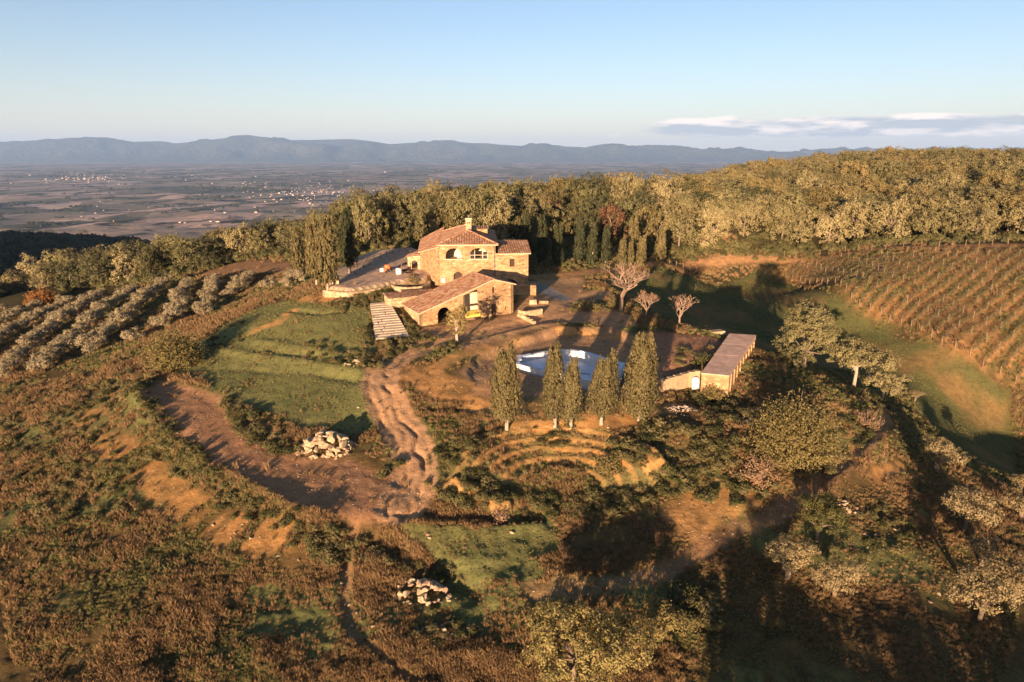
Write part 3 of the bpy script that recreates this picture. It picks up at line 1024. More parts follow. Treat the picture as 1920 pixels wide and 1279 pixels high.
def roof_plane(mb, poly, period=0.45, amp=0.09, course=0.55):
    """barrel-tile covering of a convex roof plane; poly[0]->poly[1] is the eave, ribs run up the slope"""
    P = [Vector(p) for p in poly]
    a = (P[1] - P[0]).normalized()
    n = a.cross(P[2] - P[0])
    n.normalize()
    if n.z < 0: n = -n
    b = n.cross(a)
    if b.z < 0: b = -b
    L = [((p - P[0]).dot(a), (p - P[0]).dot(b)) for p in P]
    a0 = min(p[0] for p in L); a1 = max(p[0] for p in L)
    cnt = max(1, int(round((a1 - a0) / period)))
    per = (a1 - a0) / cnt

    def span(x):
        lo, hi = 1e9, -1e9
        for i in range(len(L)):
            p, q = L[i], L[(i + 1) % len(L)]
            if (p[0] - x) * (q[0] - x) <= 1e-9 and abs(p[0] - q[0]) > 1e-9:
                t = (x - p[0]) / (q[0] - p[0])
                y = p[1] + (q[1] - p[1]) * t
                lo = min(lo, y); hi = max(hi, y)
        return (lo, hi) if hi >= lo else None
    V = []; F = []
    K = 5
    for c in range(cnt):
        xs = [a0 + per * (c + k / (K - 1)) for k in range(K)]
        xs[0] += 1e-4; xs[-1] -= 1e-4
        sp = [span(x) for x in xs]
        if any(s is None for s in sp): continue
        top = max(s[1] for s in sp); bot = min(s[0] for s in sp)
        nc = max(1, int(math.ceil((top - bot) / course)))
        for j in range(nc):
            base = len(V)
            y0 = bot + (top - bot) * j / nc; y1 = bot + (top - bot) * (j + 1) / nc + 0.05
            jit = random.uniform(-.012, .012); zj = random.uniform(0, .02)
            ok = False
            for (x, s) in zip(xs, sp):
                ya = min(max(y0, s[0]), s[1]); yb = min(max(y1, s[0]), s[1])
                if yb - ya > 0.01: ok = True
                k = (x - xs[0]) / (xs[-1] - xs[0])
                w = amp * math.sin(math.pi * k) * 1.0
                V.append(P[0] + a * (x + jit) + b * ya + n * (w + 0.035 + zj))
                V.append(P[0] + a * (x + jit) + b * yb + n * (w * 0.85 + zj))
            if not ok:
                del V[base:]
                continue
            for k in range(K - 1):
                F.append((base + 2 * k, base + 2 * k + 2, base + 2 * k + 3, base + 2 * k + 1))
    mb.add(V, F)


def roof_slab(mb, poly, t=0.18):
    P = [Vector(p) for p in poly]
    n = (P[1] - P[0]).cross(P[2] - P[0]).normalized()
    if n.z < 0: n = -n
    N = len(P)
    mb.add([p - n * 0.005 for p in P] + [p - n * t for p in P],
           [tuple(range(N)), tuple(range(2 * N - 1, N - 1, -1))] + [(i, N + i, N + (i + 1) % N, (i + 1) % N) for i in range(N)])


def ridge_cap(mb, p, q, r=0.17):
    p = Vector(p); q = Vector(q)
    n = max(2, int((q - p).length / 0.5))
    for i in range(n):
        s = p.lerp(q, i / n); e = p.lerp(q, (i + 1.08) / n)
        mb.tube([s, e], [r, r * 0.85], 6)


def v2(a, b): return (b[0] - a[0], b[1] - a[1])


# ------------------------------------------------------------------ farmhouse
def farmhouse():
    A = (-12.7, 119.4); D = (-2.9, 119.9); E = (2.9, 120.7)
    A2 = (-13.9, 139.0); D2 = (-4.0, 139.4); E2 = (2.5, 126.4)
    B = (-17.0, 127.3); B2 = (-19.0, 146.0); C2 = (-14.2, 146.0)
    root = empty('farmhouse', (-8, 128, 0))
    inv = Matrix.Translation((8, -128, 0))

    def part(mb, name, mat, parent=None):
        me = mb.mesh(name, mat); me.transform(inv if parent is None else inv)
        return obj(name, me, parent or root)
    tag(root, 'large stone farmhouse with terracotta hip roof and two arched upper windows', 'farmhouse')
    EZ = 10.4
    Lf = math.dist(A, D)
    # front wall with loggia arches and a lower arched door
    w = MB()
    holes = [hole_arch(1.05, 3.85, 7.85, 9.72, 8.45), hole_arch(5.25, 8.45, 7.85, 9.72, 8.45), hole_arch(2.35, 3.95, 3.0, 5.55), hole_arch(7.0, 8.9, 2.6, 4.35)]
    wall_mesh(w, A, v2(A, D), [(0, -0.5), (Lf, -0.5), (Lf, EZ), (0, EZ)], holes)
    part(w, 'front_wall', M_STONE)
    Lr = math.dist(D, D2)
    w = MB(); wall_mesh(w, D, v2(D, D2), [(0, -0.5), (Lr, -0.5), (Lr, EZ), (0, EZ)], [])
    part(w, 'side_wall', M_STONE)
    w = MB(); wall_mesh(w, D2, v2(D2, A2), [(0, 0), (math.dist(D2, A2), 0), (math.dist(D2, A2), EZ), (0, EZ)], [hole_rect(3, 4, 6, 7.5)])
    part(w, 'rear_wall', M_STONE)
    w = MB(); wall_mesh(w, A2, v2(A2, A), [(0, 0), (math.dist(A2, A), 0), (math.dist(A2, A), EZ), (0, EZ)], [])
    part(w, 'side_wall', M_STONE)
    # left wing
    Lw = math.dist(B, A)
    w = MB(); wall_mesh(w, B, v2(B, A), [(0, 1.5), (Lw, 1.5), (Lw, EZ - 0.1), (0, 8.1)], [])
    part(w, 'wing_wall', M_STONE)
    Lb = math.dist(B2, B)
    w = MB(); wall_mesh(w, B2, v2(B2, B), [(0, 2), (Lb, 2), (Lb, 8.1), (0, 8.1)], [hole_rect(4, 5, 5.2, 6.8), hole_rect(10, 11, 5.2, 6.8)])
    part(w, 'wing_wall', M_STONE)
    w = MB(); wall_mesh(w, C2, v2(C2, B2), [(0, 2), (math.dist(C2, B2), 2), (math.dist(C2, B2), 8.1), (0, EZ)], [])
    part(w, 'wing_wall', M_STONE)
    # annex
    Le = math.dist(D, E)
    w = MB(); wall_mesh(w, D, v2(D, E), [(0, -0.5), (Le, -0.5), (Le, 8.75), (0, 8.75)],
                        [hole_rect(2.5, 3.4, 6.35, 7.75), hole_arch(0.9, 4.0, 1.5, 4.1, 2.9)])
    part(w, 'annex_wall', M_STONE)
    Le2 = math.dist(E, E2)
    w = MB(); wall_mesh(w, E, v2(E, E2), [(0, -0.5), (Le2, -0.5), (Le2, 10.0), (0, 8.75)], [])
    part(w, 'annex_wall', M_STONE)
    w = MB(); wall_mesh(w, E2, v2(E2, (-3.3, 126)), [(0, 0), (5.6, 0), (5.6, 10.0), (0, 10.0)], [])
    part(w, 'annex_wall', M_STONE)
    # stone plinth at the lower right corner
    w = MB(); w.prism([(-0.9, 119.2), (4.3, 119.9), (4.1, 124.2), (2.95, 124), (2.95, 120.6), (-0.9, 120.1)], -0.6, [3.2, 3.0, 3.0, 3.0, 3.2, 3.4])
    part(w, 'plinth', M_STONE)
    # floors and rooms behind the loggia
    w = MB(); w.prism([(-12.1, 120.0), (-3.5, 120.4), (-4.4, 138.8), (-13.3, 138.4)], 7.45, 7.7)
    part(w, 'upper_floor', M_PLASTER)
    w = MB(); w.prism([(-12.1, 123.2), (-3.6, 123.6), (-3.6, 123.9), (-12.1, 123.5)], 7.72, 10.3)
    part(w, 'loggia_back_wall', M_PLASTER)
    # sills
    d = Vector(v2(A, D)).normalized(); n = Vector((d.y, -d.x))
    for s0, s1 in ((0.85, 4.05), (5.05, 8.65)):
        w = MB(); c = Vector(A) + d * ((s0 + s1) / 2) + n * 0.06
        w.box((c.x, c.y, 7.76), (s1 - s0, 0.40, 0.16), math.atan2(d.y, d.x))
        part(w, 'sill', M_TRIM)
    # glazed right-hand arch: frame, two shutters, panes
    def on_front(s, k): c = Vector(A) + d * s - n * k; return (c.x, c.y)
    rz = math.atan2(d.y, d.x)
    win = None
    w = MB()
    for s in (5.32, 6.15, 7.55, 8.38):
        x, y = on_front(s, 0.18); w.box((x, y, 8.6), (0.09, 0.09, 1.5), rz)
    x, y = on_front(6.85, 0.18); w.box((x, y, 8.45), (3.1, 0.08, 0.08), rz)
    win = part(w, 'window_frame', M_TRIM)
    for s in (5.72, 7.98):
        w = MB(); x, y = on_front(s, 0.22); w.box((x, y, 8.45), (0.72, 0.03, 1.15), rz)
        part(w, 'pane', M_GLASS, win).parent = win
    # wing pillar in the left arch
    w = MB(); x, y = on_front(3.45, 1.3); w.box((x, y, 8.7), (0.9, 0.3, 1.95), rz)
    part(w, 'loggia_pier', M_PLASTER)
    # lower doors
    w = MB(); x, y = on_front(3.15, 0.40); w.box((x, y, 4.1), (1.7, 0.06, 3.0), rz)
    part(w, 'door', M_DARKWOOD)
    w = MB(); x, y = on_front(7.95, 0.42); w.box((x, y, 3.4), (2.0, 0.05, 2.0), rz)
    part(w, 'cellar_door', M_DARKWOOD)
    de = Vector(v2(D, E)).normalized(); rze = math.atan2(de.y, de.x)
    w = MB(); c = Vector(D) + de * 2.95 + Vector((-de.y, de.x)) * 0.3
    w.box((c.x, c.y, 7.05), (0.9, 0.05, 1.4), rze); part(w, 'window', M_DARKWOOD)
    w = MB(); c = Vector(D) + de * 2.45 + Vector((-de.y, de.x)) * 0.42
    w.box((c.x, c.y, 2.8), (3.2, 0.05, 2.8), rze); part(w, 'cellar_door', M_DARKWOOD)
    # meter box, downpipes
    w = MB(); x, y = on_front(0.55, -0.08); w.box((x, y, 4.05), (0.62, 0.16, 0.75), rz); part(w, 'meter_box', M_WHITE)
    w = MB(); x, y = on_front(9.62, -0.10); w.tube([(x, y, 9.9), (x, y, 4.4)], 0.07, 6); part(w, 'downpipe', M_METAL)
    w = MB(); x, y = on_front(9.35, -0.1); w.tube([(x, y, 10.2), (x + .3, y, 9.7)], 0.07, 6); part(w, 'gutter_elbow', M_METAL)
    # main hip roof
    ov = 0.5; ez = EZ - 0.05
    FL = (A[0] - ov, A[1] - ov, ez); FR = (D[0] + ov, D[1] - ov, ez)
    BL = (A2[0] - ov, A2[1] + ov, ez); BR = (D2[0] + ov, D2[1] + ov, ez)
    AP = (-7.9, 124.2, 12.25); RB = (-8.9, 134.6, 12.25)
    slab = MB(); til = MB()
    for poly in ([FL, FR, AP], [BL, FL, AP, RB], [FR, BR, RB, AP], [BR, BL, RB]):
        roof_slab(slab, poly, 0.16); roof_plane(til, poly)
    rf = part(slab, 'roof', M_TRIM)
    o = part(til, 'roof_tiles', M_TILE, rf); o.parent = rf; tag(o, kind='stuff')
    cap = MB()
    for p, q in ((FL, AP), (FR, AP), (AP, RB), (BL, RB), (BR, RB)):
        ridge_cap(cap, (p[0], p[1], p[2] + .06), (q[0], q[1], q[2] + .06))
    o = part(cap, 'ridge_tiles', M_TILE, rf); o.parent = rf; tag(o, kind='stuff')
    # wing roof (single slope down to the left)
    p0 = (B2[0] - .5, B2[1] + .4, 7.95); p1 = (B[0] - .55, B[1] - .3, 7.95)
    p2 = (A[0] - .05, A[1] - .35, 10.05); p3 = (C2[0] + .2, C2[1] + .4, 10.05)
    slab = MB(); til = MB()
    roof_slab(slab, [p0, p1, p2, p3], 0.16); roof_plane(til, [p0, p1, p2, p3], 0.45, 0.07)
    rf2 = part(slab, 'wing_roof', M_TRIM)
    o = part(til, 'roof_tiles', M_TILE, rf2); o.parent = rf2; tag(o, kind='stuff')
    # annex roof
    q0 = (D[0] + .55, D[1] - .35, 8.72); q1 = (E[0] + .45, E[1] - .4, 8.72)
    q2 = (E2[0] + .35, E2[1] + .2, 10.25); q3 = (-3.3 + .5, 126.2, 10.25)
    slab = MB(); til = MB()
    roof_slab(slab, [q0, q1, q2, q3], 0.16); roof_plane(til, [q0, q1, q2, q3])
    rf3 = part(slab, 'annex_roof', M_TRIM)
    o = part(til, 'roof_tiles', M_TILE, rf3); o.parent = rf3; tag(o, kind='stuff')
    # small raised roof light on the shaded slope
    w = MB(); w.box((-5.6, 128.2, 11.75), (2.0, 1.5, 0.9), 0.05); dm = part(w, 'dormer', M_STONE)
    til = MB(); roof_plane(til, [(-6.9, 127.1, 12.15), (-4.3, 127.25, 12.15), (-4.3, 129.3, 12.55), (-6.9, 129.2, 12.55)], 0.4, 0.09)
    o = part(til, 'roof_tiles', M_TILE, dm); o.parent = dm; tag(o, kind='stuff')
    # chimney
    w = MB(); w.box((-7.95, 126.0, 13.0), (1.0, 1.0, 2.3), 0.05); ch = part(w, 'chimney', M_STONE_PALE)
    w = MB(); w.box((-7.95, 126.0, 14.25), (1.25, 1.25, 0.16), 0.05); o = part(w, 'chimney_cap', M_TRIM, ch); o.parent = ch
    for dx in (-.22, .22):
        w = MB(); w.box((-7.95 + dx, 125.49, 13.55), (0.2, 0.06, 0.28), 0.05); o = part(w, 'flue_shade_plate', M_DARK, ch); o.parent = ch  # dark plates on the face, colour standing for shade inside the flues
    # porch at the left end
    w = MB()
    P0 = (-19.6, 127.6); P1 = (-17.15, 127.1)
    wall_mesh(w, P0, v2(P0, P1), [(0, 1.5), (2.5, 1.5), (2.5, 7.3), (0, 7.0)], [hole_arch(0.75, 1.95, 3.4, 6.4)], 0.4)
    wall_mesh(w, (-19.6, 131), (0, -1), [(0, 1.5), (3.4, 1.5), (3.4, 7.0), (0, 7.0)], [], 0.4)
    pc = part(w, 'porch', M_STONE_PALE)
    til = MB(); roof_plane(til, [(-19.95, 131.2, 6.95), (-19.95, 127.2, 6.95), (-17.3, 126.8, 7.55), (-17.3, 131.2, 7.55)], 0.42, 0.08)
    o = part(til, 'roof_tiles', M_TILE, pc); o.parent = pc; tag(o, kind='stuff')
    # quoins on the wing corner
    for k in range(12):
        w = MB(); w.box((B[0] + (0.18 if k % 2 else 0.1), B[1] - 0.05, 2.4 + 0.47 * k), (0.7 if k % 2 else 0.5, 0.5, 0.40), -1.04)
        part(w, 'quoin', M_STONE_PALE)


farmhouse()


# ------------------------------------------------------------------ barn
BARN_RZ = math.radians(28.5)
BD = Vector((math.cos(BARN_RZ), math.sin(BARN_RZ))); BN = Vector((-BD.y, BD.x))
BO = Vector((-14.1, 102.0))


def bw(s, k, z):
    p = BO + BD * s + BN * k
    return (p.x, p.y, z)


def barn():
    L = 16.3; Dp = 7.4
    root = empty('barn', (BO.x + 7, BO.y + 6, 0))
    inv = Matrix.Translation((-root.location.x, -root.location.y, 0))

    def part(mb, name, mat, parent=None):
        me = mb.mesh(name, mat); me.transform(inv)
        return obj(name, me, parent or root)
    tag(root, 'low stone barn with long mottled tile roof in front of the farmhouse', 'barn')
    le, ap, re_, sa = 2.15, 6.25, 5.2, 12.6

    def rz_(s): return le + (ap - le) * s / sa if s < sa else ap + (re_ - ap) * (s - sa) / (L - sa)
    w = MB()
    holes = [hole_arch(2.9, 5.1, 0.15, 2.75 - 0.1), hole_rect(7.3, 10.0, 0.2, rz_(7.3) - 0.35, rz_(10.0) - 0.4),
             hole_rect(12.25, 13.25, 0.1, 2.3), hole_rect(12.45, 12.95, 4.05, 5.05), hole_rect(14.7, 14.95, 4.1, 4.55), hole_rect(14.75, 15.0, 1.0, 1.45), hole_rect(10.6, 10.8, 4.3, 4.55)]
    wall_mesh(w, BO, BD, [(0, -0.8), (L, -0.8), (L, re_), (sa, ap), (0, le)], holes, 0.5)
    part(w, 'front_wall', M_STONE)
    w = MB(); wall_mesh(w, BO + BN * Dp, -BN, [(0, -0.8), (Dp, -0.8), (Dp, le), (0, le)], [], 0.5); part(w, 'side_wall', M_STONE_PALE)
    w = MB(); wall_mesh(w, BO + BD * L, BN, [(0, -0.8), (Dp, -0.8), (Dp, re_), (0, re_)], [], 0.5); part(w, 'side_wall', M_STONE)
    w = MB(); wall_mesh(w, BO + BD * L + BN * Dp, -BD, [(0, -0.8), (L, -0.8), (L, le), (L - sa, ap), (0, re_)], [], 0.5); part(w, 'rear_wall', M_STONE)
    # inside: lit cross wall in the large bay, dark bay behind the arch
    w = MB(); w.prism([bw(7.9, 1.9, 0)[:2], bw(10.9, 1.9, 0)[:2], bw(10.9, 2.2, 0)[:2], bw(7.9, 2.2, 0)[:2]], -0.4, 4.1); part(w, 'inner_wall', M_PLASTER)
    w = MB(); w.tube([bw(7.25, 0.25, 2.35), bw(10.05, 0.25, 2.4)], 0.11, 6); part(w, 'beam', M_DARKWOOD)
    w = MB(); w.tube([bw(7.5, 0.25, 0.0), bw(7.5, 0.25, 4.1)], 0.12, 6); part(w, 'post', M_WOOD)
    w = MB(); w.box(bw(12.75, 0.34, 1.2), (1.0, 0.06, 2.2), BARN_RZ); part(w, 'door', M_DARKWOOD)
    w = MB(); w.box(bw(12.7, 0.38, 4.55), (0.5, 0.05, 1.0), BARN_RZ); part(w, 'window', M_DARKWOOD)
    # roof
    ov = 0.35
    g = (ap - le) / sa; g2 = (ap - re_) / (L - sa)
    le0 = bw(-ov, Dp + ov, le - g * ov + .12); le1 = bw(-ov, -ov, le - g * ov + .12)
    r1 = bw(sa, -ov, ap + .12); r0 = bw(sa, Dp + ov, ap + .12)
    e1 = bw(L + ov, -ov, re_ - g2 * ov + .12); e0 = bw(L + ov, Dp + ov, re_ - g2 * ov + .12)
    slab = MB(); til = MB()
    for poly in ([le0, le1, r1, r0], [e1, e0, r0, r1]):
        roof_slab(slab, poly, 0.15); roof_plane(til, poly, 0.36, 0.055, 0.5)
    rf = part(slab, 'roof', M_TRIM)
    o = part(til, 'roof_tiles', M_TILE, rf); o.parent = rf; tag(o, kind='stuff')
    cap = MB(); ridge_cap(cap, (r1[0], r1[1], r1[2] + .03), (r0[0], r0[1], r0[2] + .03), 0.13)
    o = part(cap, 'ridge_tiles', M_TILE, rf); o.parent = rf; tag(o, kind='stuff')
    # narrow shed against the back wall
    w = MB(); w.prism([bw(-2.2, Dp + 0.6, 0)[:2], bw(6.2, Dp + 0.6, 0)[:2], bw(6.2, Dp + 3.0, 0)[:2], bw(-2.2, Dp + 3.0, 0)[:2]], -0.5, [3.1, 3.1, 3.45, 3.45])
    root2 = empty('stone_shed', bw(2, Dp + 2, 0))
    i2 = Matrix.Translation((-root2.location.x, -root2.location.y, 0))
    tag(root2, 'narrow stone shed with tiled top tucked behind the barn', 'shed')
    me = w.mesh('wall', M_STONE_PALE); me.transform(i2); obj('wall', me, root2)
    til = MB(); roof_plane(til, [bw(-2.4, Dp + 0.3, 3.12), bw(6.3, Dp + 0.3, 3.12), bw(6.3, Dp + 3.2, 3.55), bw(-2.4, Dp + 3.2, 3.55)], 0.42, 0.09)
    me = til.mesh('roof_tiles', M_TILE); me.transform(i2); tag(obj('roof_tiles', me, root2), kind='stuff')
    # tarp-covered crate in the open bay
    cr = empty('covered_crate', bw(8.9, -0.1, 0.1), BARN_RZ)
    w = MB(); w.box((0, 0.5, 0.25), (2.3, 1.3, 0.5)); w.build('crate', M_WOOD, cr)
    w = MB(); w.prism([(-1.2, -0.25), (1.2, -0.25), (1.25, 1.2), (-1.2, 1.2)], 0.5, [0.75, 1.0, 1.25, 1.1]); w.build('tarp', M_YELLOW, cr)
    tag(cr, 'yellow tarp covered crate in the barn opening', 'crate')


barn()


# ------------------------------------------------------------------ masonry walls round the yard
def wall_run(name, pts, z0, z1, th, mat, label, cat='wall'):
    """free-standing wall along a polyline with uneven top stones"""
    root = empty(name, (pts[0][0], pts[0][1], 0))
    inv = Matrix.Translation((-pts[0][0], -pts[0][1], 0))
    tag(root, label, cat)
    zt = z1 if hasattr(z1, '__len__') else [z1] * len(pts)
    zb = z0 if hasattr(z0, '__len__') else [z0] * len(pts)
    P = [Vector(p[:2]) for p in pts]
    L, R = [], []
    for i, p in enumerate(P):
        d = (P[min(i + 1, len(P) - 1)] - P[max(i - 1, 0)]).normalized()
        n = Vector((-d.y, d.x))
        L.append(p + n * th / 2); R.append(p - n * th / 2)
    body = MB()
    n = len(P)
    V = []
    for i in range(n):
        V += [(R[i].x, R[i].y, zb[i]), (R[i].x, R[i].y, zt[i]), (L[i].x, L[i].y, zt[i]), (L[i].x, L[i].y, zb[i])]
    F = []
    for i in range(n - 1):
        a = 4 * i; b = a + 4
        F += [(a, b, b + 1, a + 1), (a + 1, b + 1, b + 2, a + 2), (a + 2, b + 2, b + 3, a + 3)]
    F += [(0, 1, 2, 3), (4 * n - 1, 4 * n - 2, 4 * n - 3, 4 * n - 4)]
    body.add(V, F)
    me = body.mesh('masonry', mat); me.transform(inv); obj('masonry', me, root)
    for i in range(n - 1):
        ln = (P[i + 1] - P[i]).length
        k = max(1, int(ln / 0.75))
        for j in range(k):
            t = (j + .5) / k
            c = P[i].lerp(P[i + 1], t)
            d = P[i + 1] - P[i]
            b = MB(); b.box((c.x, c.y, zt[i] + (zt[i + 1] - zt[i]) * t + 0.06), (ln / k * random.uniform(.86, .97), th * random.uniform(1.02, 1.15), random.uniform(.14, .2)), math.atan2(d.y, d.x) + random.uniform(-.03, .03))
            me = b.mesh('coping_stone', mat); me.transform(inv); obj('coping_stone', me, root)
    return root


T = [p[:2] for p in TERRACE]
_out = lambda p, k=0.35: (p[0], p[1] - k)
wall_run('retaining_wall', [(T[0][0] - .5, T[0][1] + .6), _out(T[0]), _out(T[1]), _out(T[2]), (T[2][0] + .4, T[2][1] + 2.4)], [1.0, 0.9, 0.6, 0.8, 2.0], 3.15, 0.5, M_STONE_PALE, 'pale stone retaining wall holding up the terrace beside the cypresses')
bed = [at_z(x, y, 2.9) for x, y in ((726, 536), (742, 543), (765, 545), (790, 543), (805, 537), (803, 531))]
wall_run('garden_wall', bed, 1.7, 3.35, 0.4, M_STONE_PALE, 'curved pale garden wall between the terrace and the barn')
wall_run('low_wall', [at_z(x, y, 0.95) for x, y in ((973, 583), (984, 586), (1016, 581))], -0.4, 1.0, 0.45, M_STONE_PALE, 'angled low stone wall by the right corner of the barn')
wall_run('low_wall', [at_z(x, y, 0.45) for x, y in ((971, 590), (986, 594), (1003, 601))], -0.6, [0.55, 0.4, 0.1], 0.4, M_STONE_PALE, 'lower sinking stone wall nearest the track at the barn corner')
x, y, z = at_z(999, 575, 0.4)
w = MB(); w.box((x, y, 0.85), (1.5, 1.2, 1.6), 0.1, 0.72); o = w.build('stone_block', M_STONE_PALE)
tag(o, 'tapered stone block standing between the barn and the gravel bank', 'stone block')
sl = empty('slab_stack', at_z(1018, 573, 0.4))
tag(sl, 'low stack of pale stone slabs beside the gravel bank', 'slabs')
for k in range(4):
    w = MB(); w.box((0.1 * (k % 2), 0.05 * k, -0.1 + .27 * k), (1.9 - .15 * k, 1.1, 0.24), 0.1 + .06 * k); w.build('slab', M_STONE_PALE, sl)


# stone steps down the grass bank
M_STEP = simple_mat('step_stone', (.44, .33, .215), (.64, .50, .34), 2.2, 0.5, 0.04)


def stone_steps():
    tl, tr, br, bl = gp(694, 573), gp(731, 571), gp(768, 630), gp(704, 637)
    tl, tr, br, bl = [Vector(p) for p in (tl, tr, br, bl)]
    root = empty('stone_steps', bl)
    tag(root, 'broad flight of pale stone steps on the grass bank left of barn', 'steps')
    n = 15
    zt = max(tl.z, tr.z) + 0.35; zb = min(bl.z, br.z) + 0.05
    for i in range(n):
        t0 = i / n; t1 = (i + 1.05) / n
        z = zb + (zt - zb) * (i + 1) / n
        a, b = bl.lerp(tl, t0), br.lerp(tr, t0)
        c, d = br.lerp(tr, t1), bl.lerp(tl, t1)
        m = 4
        st = MB(); st.prism([p.xy - bl.xy for p in (a, b, c, d)], z - bl.z - 1.2, z - bl.z - 0.17)
        so = st.build('step', M_STEP, root)
        cuts = [0] + sorted(random.uniform(.15, .85) for _ in range(m - 1)) + [1]
        for j in range(m):
            u0, u1 = cuts[j] + .006, cuts[j + 1] - .006
            if u1 - u0 < .05: continue
            q = [a.lerp(b, u0), a.lerp(b, u1), d.lerp(c, u1), d.lerp(c, u0)]
            zz_ = z - bl.z + random.uniform(0.0, 0.04)
            k = MB(); k.prism([p.xy - bl.xy for p in q], z - bl.z - 0.16, [zz_ - .10, zz_ - .10, zz_, zz_])
            k.build('tread_stone', M_STEP, so)


stone_steps()


# ------------------------------------------------------------------ unfinished pool
def pool():
    zr = POOL_Z
    rim = [Vector(p) for p in POOL_RIM]
    c = sum(rim, Vector()) / len(rim)
    root = empty('unfinished_pool', (c.x, c.y, POOL_Z - 1.05))
    tag(root, 'unfinished swimming pool shell with pale lining in the dug out yard', 'pool')
    o2 = [(p.xy - c.xy) for p in rim]
    inn = [p * 0.94 for p in o2]
    # shell
    n = len(rim)
    sh = MB()
    zf = -0.45
    V = [(p.x, p.y, -1.2) for p in o2] + [(p.x, p.y, 1.05) for p in o2] + [(p.x, p.y, 1.05) for p in inn] + [(p.x, p.y, zf - .1) for p in inn]
    F = []
    for i in range(n):
        j = (i + 1) % n
        F += [(i, i + n, j + n, j), (i + n, i + 2 * n, j + 2 * n, j + n), (i + 2 * n, i + 3 * n, j + 3 * n, j + 2 * n)]
    sh.add(V, F)
    bmats = sh.build('shell', M_WHITE, root)
    fl = MB(); fl.prism([p * 0.998 for p in inn], zf - 0.3, zf); fl.build('pool_floor', M_LINER, root)
    # shallow shelf on the left, partition, folded lining sheets on the rim
    sf = MB(); sf.prism([inn[0] * .99, inn[1] * .99, inn[6] * .99, inn[7] * .99], zf + .004, 0.30); sf.build('shallow_shelf', M_LINER, root)
    for i in range(n):
        j = (i + 1) % n
        d = o2[j] - o2[i]; L = d.length
        k = max(2, int(L / 2.2))
        for q in range(k):
            a = o2[i] + d * ((q + .02) / k); b = o2[i] + d * ((q + .96) / k)
            m = (a + b) / 2; nrm = Vector((-d.y, d.x)).normalized()
            if nrm.dot(m) > 0: nrm = -nrm
            t = MB(); w_ = random.uniform(.35, .75)
            t.prism([a - nrm * .05, b - nrm * .05, b + nrm * w_, a + nrm * w_], 1.055, [1.10 + random.uniform(0, .1) for _ in range(4)])
            t.build('rim_slab', M_WHITE if random.random() < .6 else M_LINER, root)
    hose = MB()
    hose.tube([(2.2 + 1.3 * math.cos(a), -.4 + .9 * math.sin(a), zf + .045) for a in np.linspace(0.3, 5.0, 20)], 0.04, 5)
    ho = hose.build('hose', M_DARK)
    ho.location = root.location
    tag(ho, 'dark hose curled on the pool floor', 'hose')


pool()


# ------------------------------------------------------------------ concrete tank and walls right of the pool
def tank():
    zt = -0.6
    q = [Vector(at_z(x, y, zt)) for x, y in ((1316, 697), (1368, 702), (1416, 635.5), (1367, 632.7))]
    root = empty('concrete_tank', (q[0].x, q[0].y, -3))
    inv = Matrix.Translation((-q[0].x, -q[0].y, 3))
    tag(root, 'long flat topped concrete tank on the edge of the pool yard', 'tank')
    b = MB(); b.prism([p.xy for p in q], -5.0, zt - 0.2)
    me = b.mesh('wall', M_STONE); me.transform(inv); obj('wall', me, root)
    c = sum(q, Vector()) / 4
    qq = [(c + (p - c) * 1.025).xy for p in q]
    for k in range(7):
        t0, t1 = (k + .002) / 7, (k + .998) / 7
        cr = [qq[0].lerp(qq[3], t0), qq[1].lerp(qq[2], t0), qq[1].lerp(qq[2], t1), qq[0].lerp(qq[3], t1)]
        dz = random.uniform(-.01, .015)
        b = MB(); b.prism(cr, zt - 0.199, [zt - .12 + .67 * t0 + dz, zt - .12 + .67 * t0 + dz, zt - .12 + .67 * t1 + dz, zt - .12 + .67 * t1 + dz])
        me = b.mesh('roof_slab', M_CONC); me.transform(inv); obj('roof_slab', me, root)
    a, e = q[1], q[2]
    d = (e - a).xy.normalized(); nn = Vector((d.y, -d.x))
    for k in range(9):
        p = a.xy + d * ((k + .5) / 9 * (e - a).length) + nn * 0.07
        b = MB(); b.box((p.x, p.y, -2.4), (0.22, 0.14, 3.2), math.atan2(d.y, d.x))
        me = b.mesh('pilaster', M_STONE); me.transform(inv); obj('pilaster', me, root)
    # sunken slabs on the valley side
    for (pa, pb, pc, pd, z, lab) in (((1372, 740), (1405, 742), (1428, 702), (1398, 700), -3.9, 'brown concrete slab at the foot of the long tank'),
                                   ((1399, 698), (1430, 698), (1448, 668), (1420, 662), -3.5, 'upper brown slab beside the far end of the tank')):
        pts = [Vector(at_z(*p, z)) for p in (pa, pb, pc, pd)]
        m = MB(); m.prism([p.xy for p in pts], z - 2.0, z)
        tag(m.build('concrete_slab', M_CONC), lab, 'slab')
    # wall running left from the tank
    pts = [at_z(1239, 713, -1.7), at_z(1265, 707, -1.55), at_z(1290, 700, -1.4), at_z(1312, 697, -1.2)]
    wall_run('rough_wall', pts, -4.2, [-1.75, -1.55, -1.35, -1.1], 0.6, M_CONCW, 'rough plastered wall joining the tank towards the tall cypress pair')
    p = at_z(1301, 728, -3.3)
    m = MB()
    out = hole_arch(-0.45, 0.45, 0, 1.6)
    wall_mesh(m, (0, 0), (1, 0), out, [], 0.18)
    o = m.build('arched_panel', M_WHITE); o.location = (p[0], p[1] - 0.75, p[2] + .1); o.rotation_euler = (-0.16, 0, 0)
    tag(o, 'white round topped panel leaning on the rough wall', 'panel')
    p = at_z(1344, 624, -1.0)
    m = MB(); m.box((p[0], p[1], p[2] + .1), (2.4, 1.6, 0.5), .3, .85); tag(m.build('stone_slab', M_STONE_PALE), 'pale flat stone lying at the meadow edge behind the tank', 'stone')


tank()


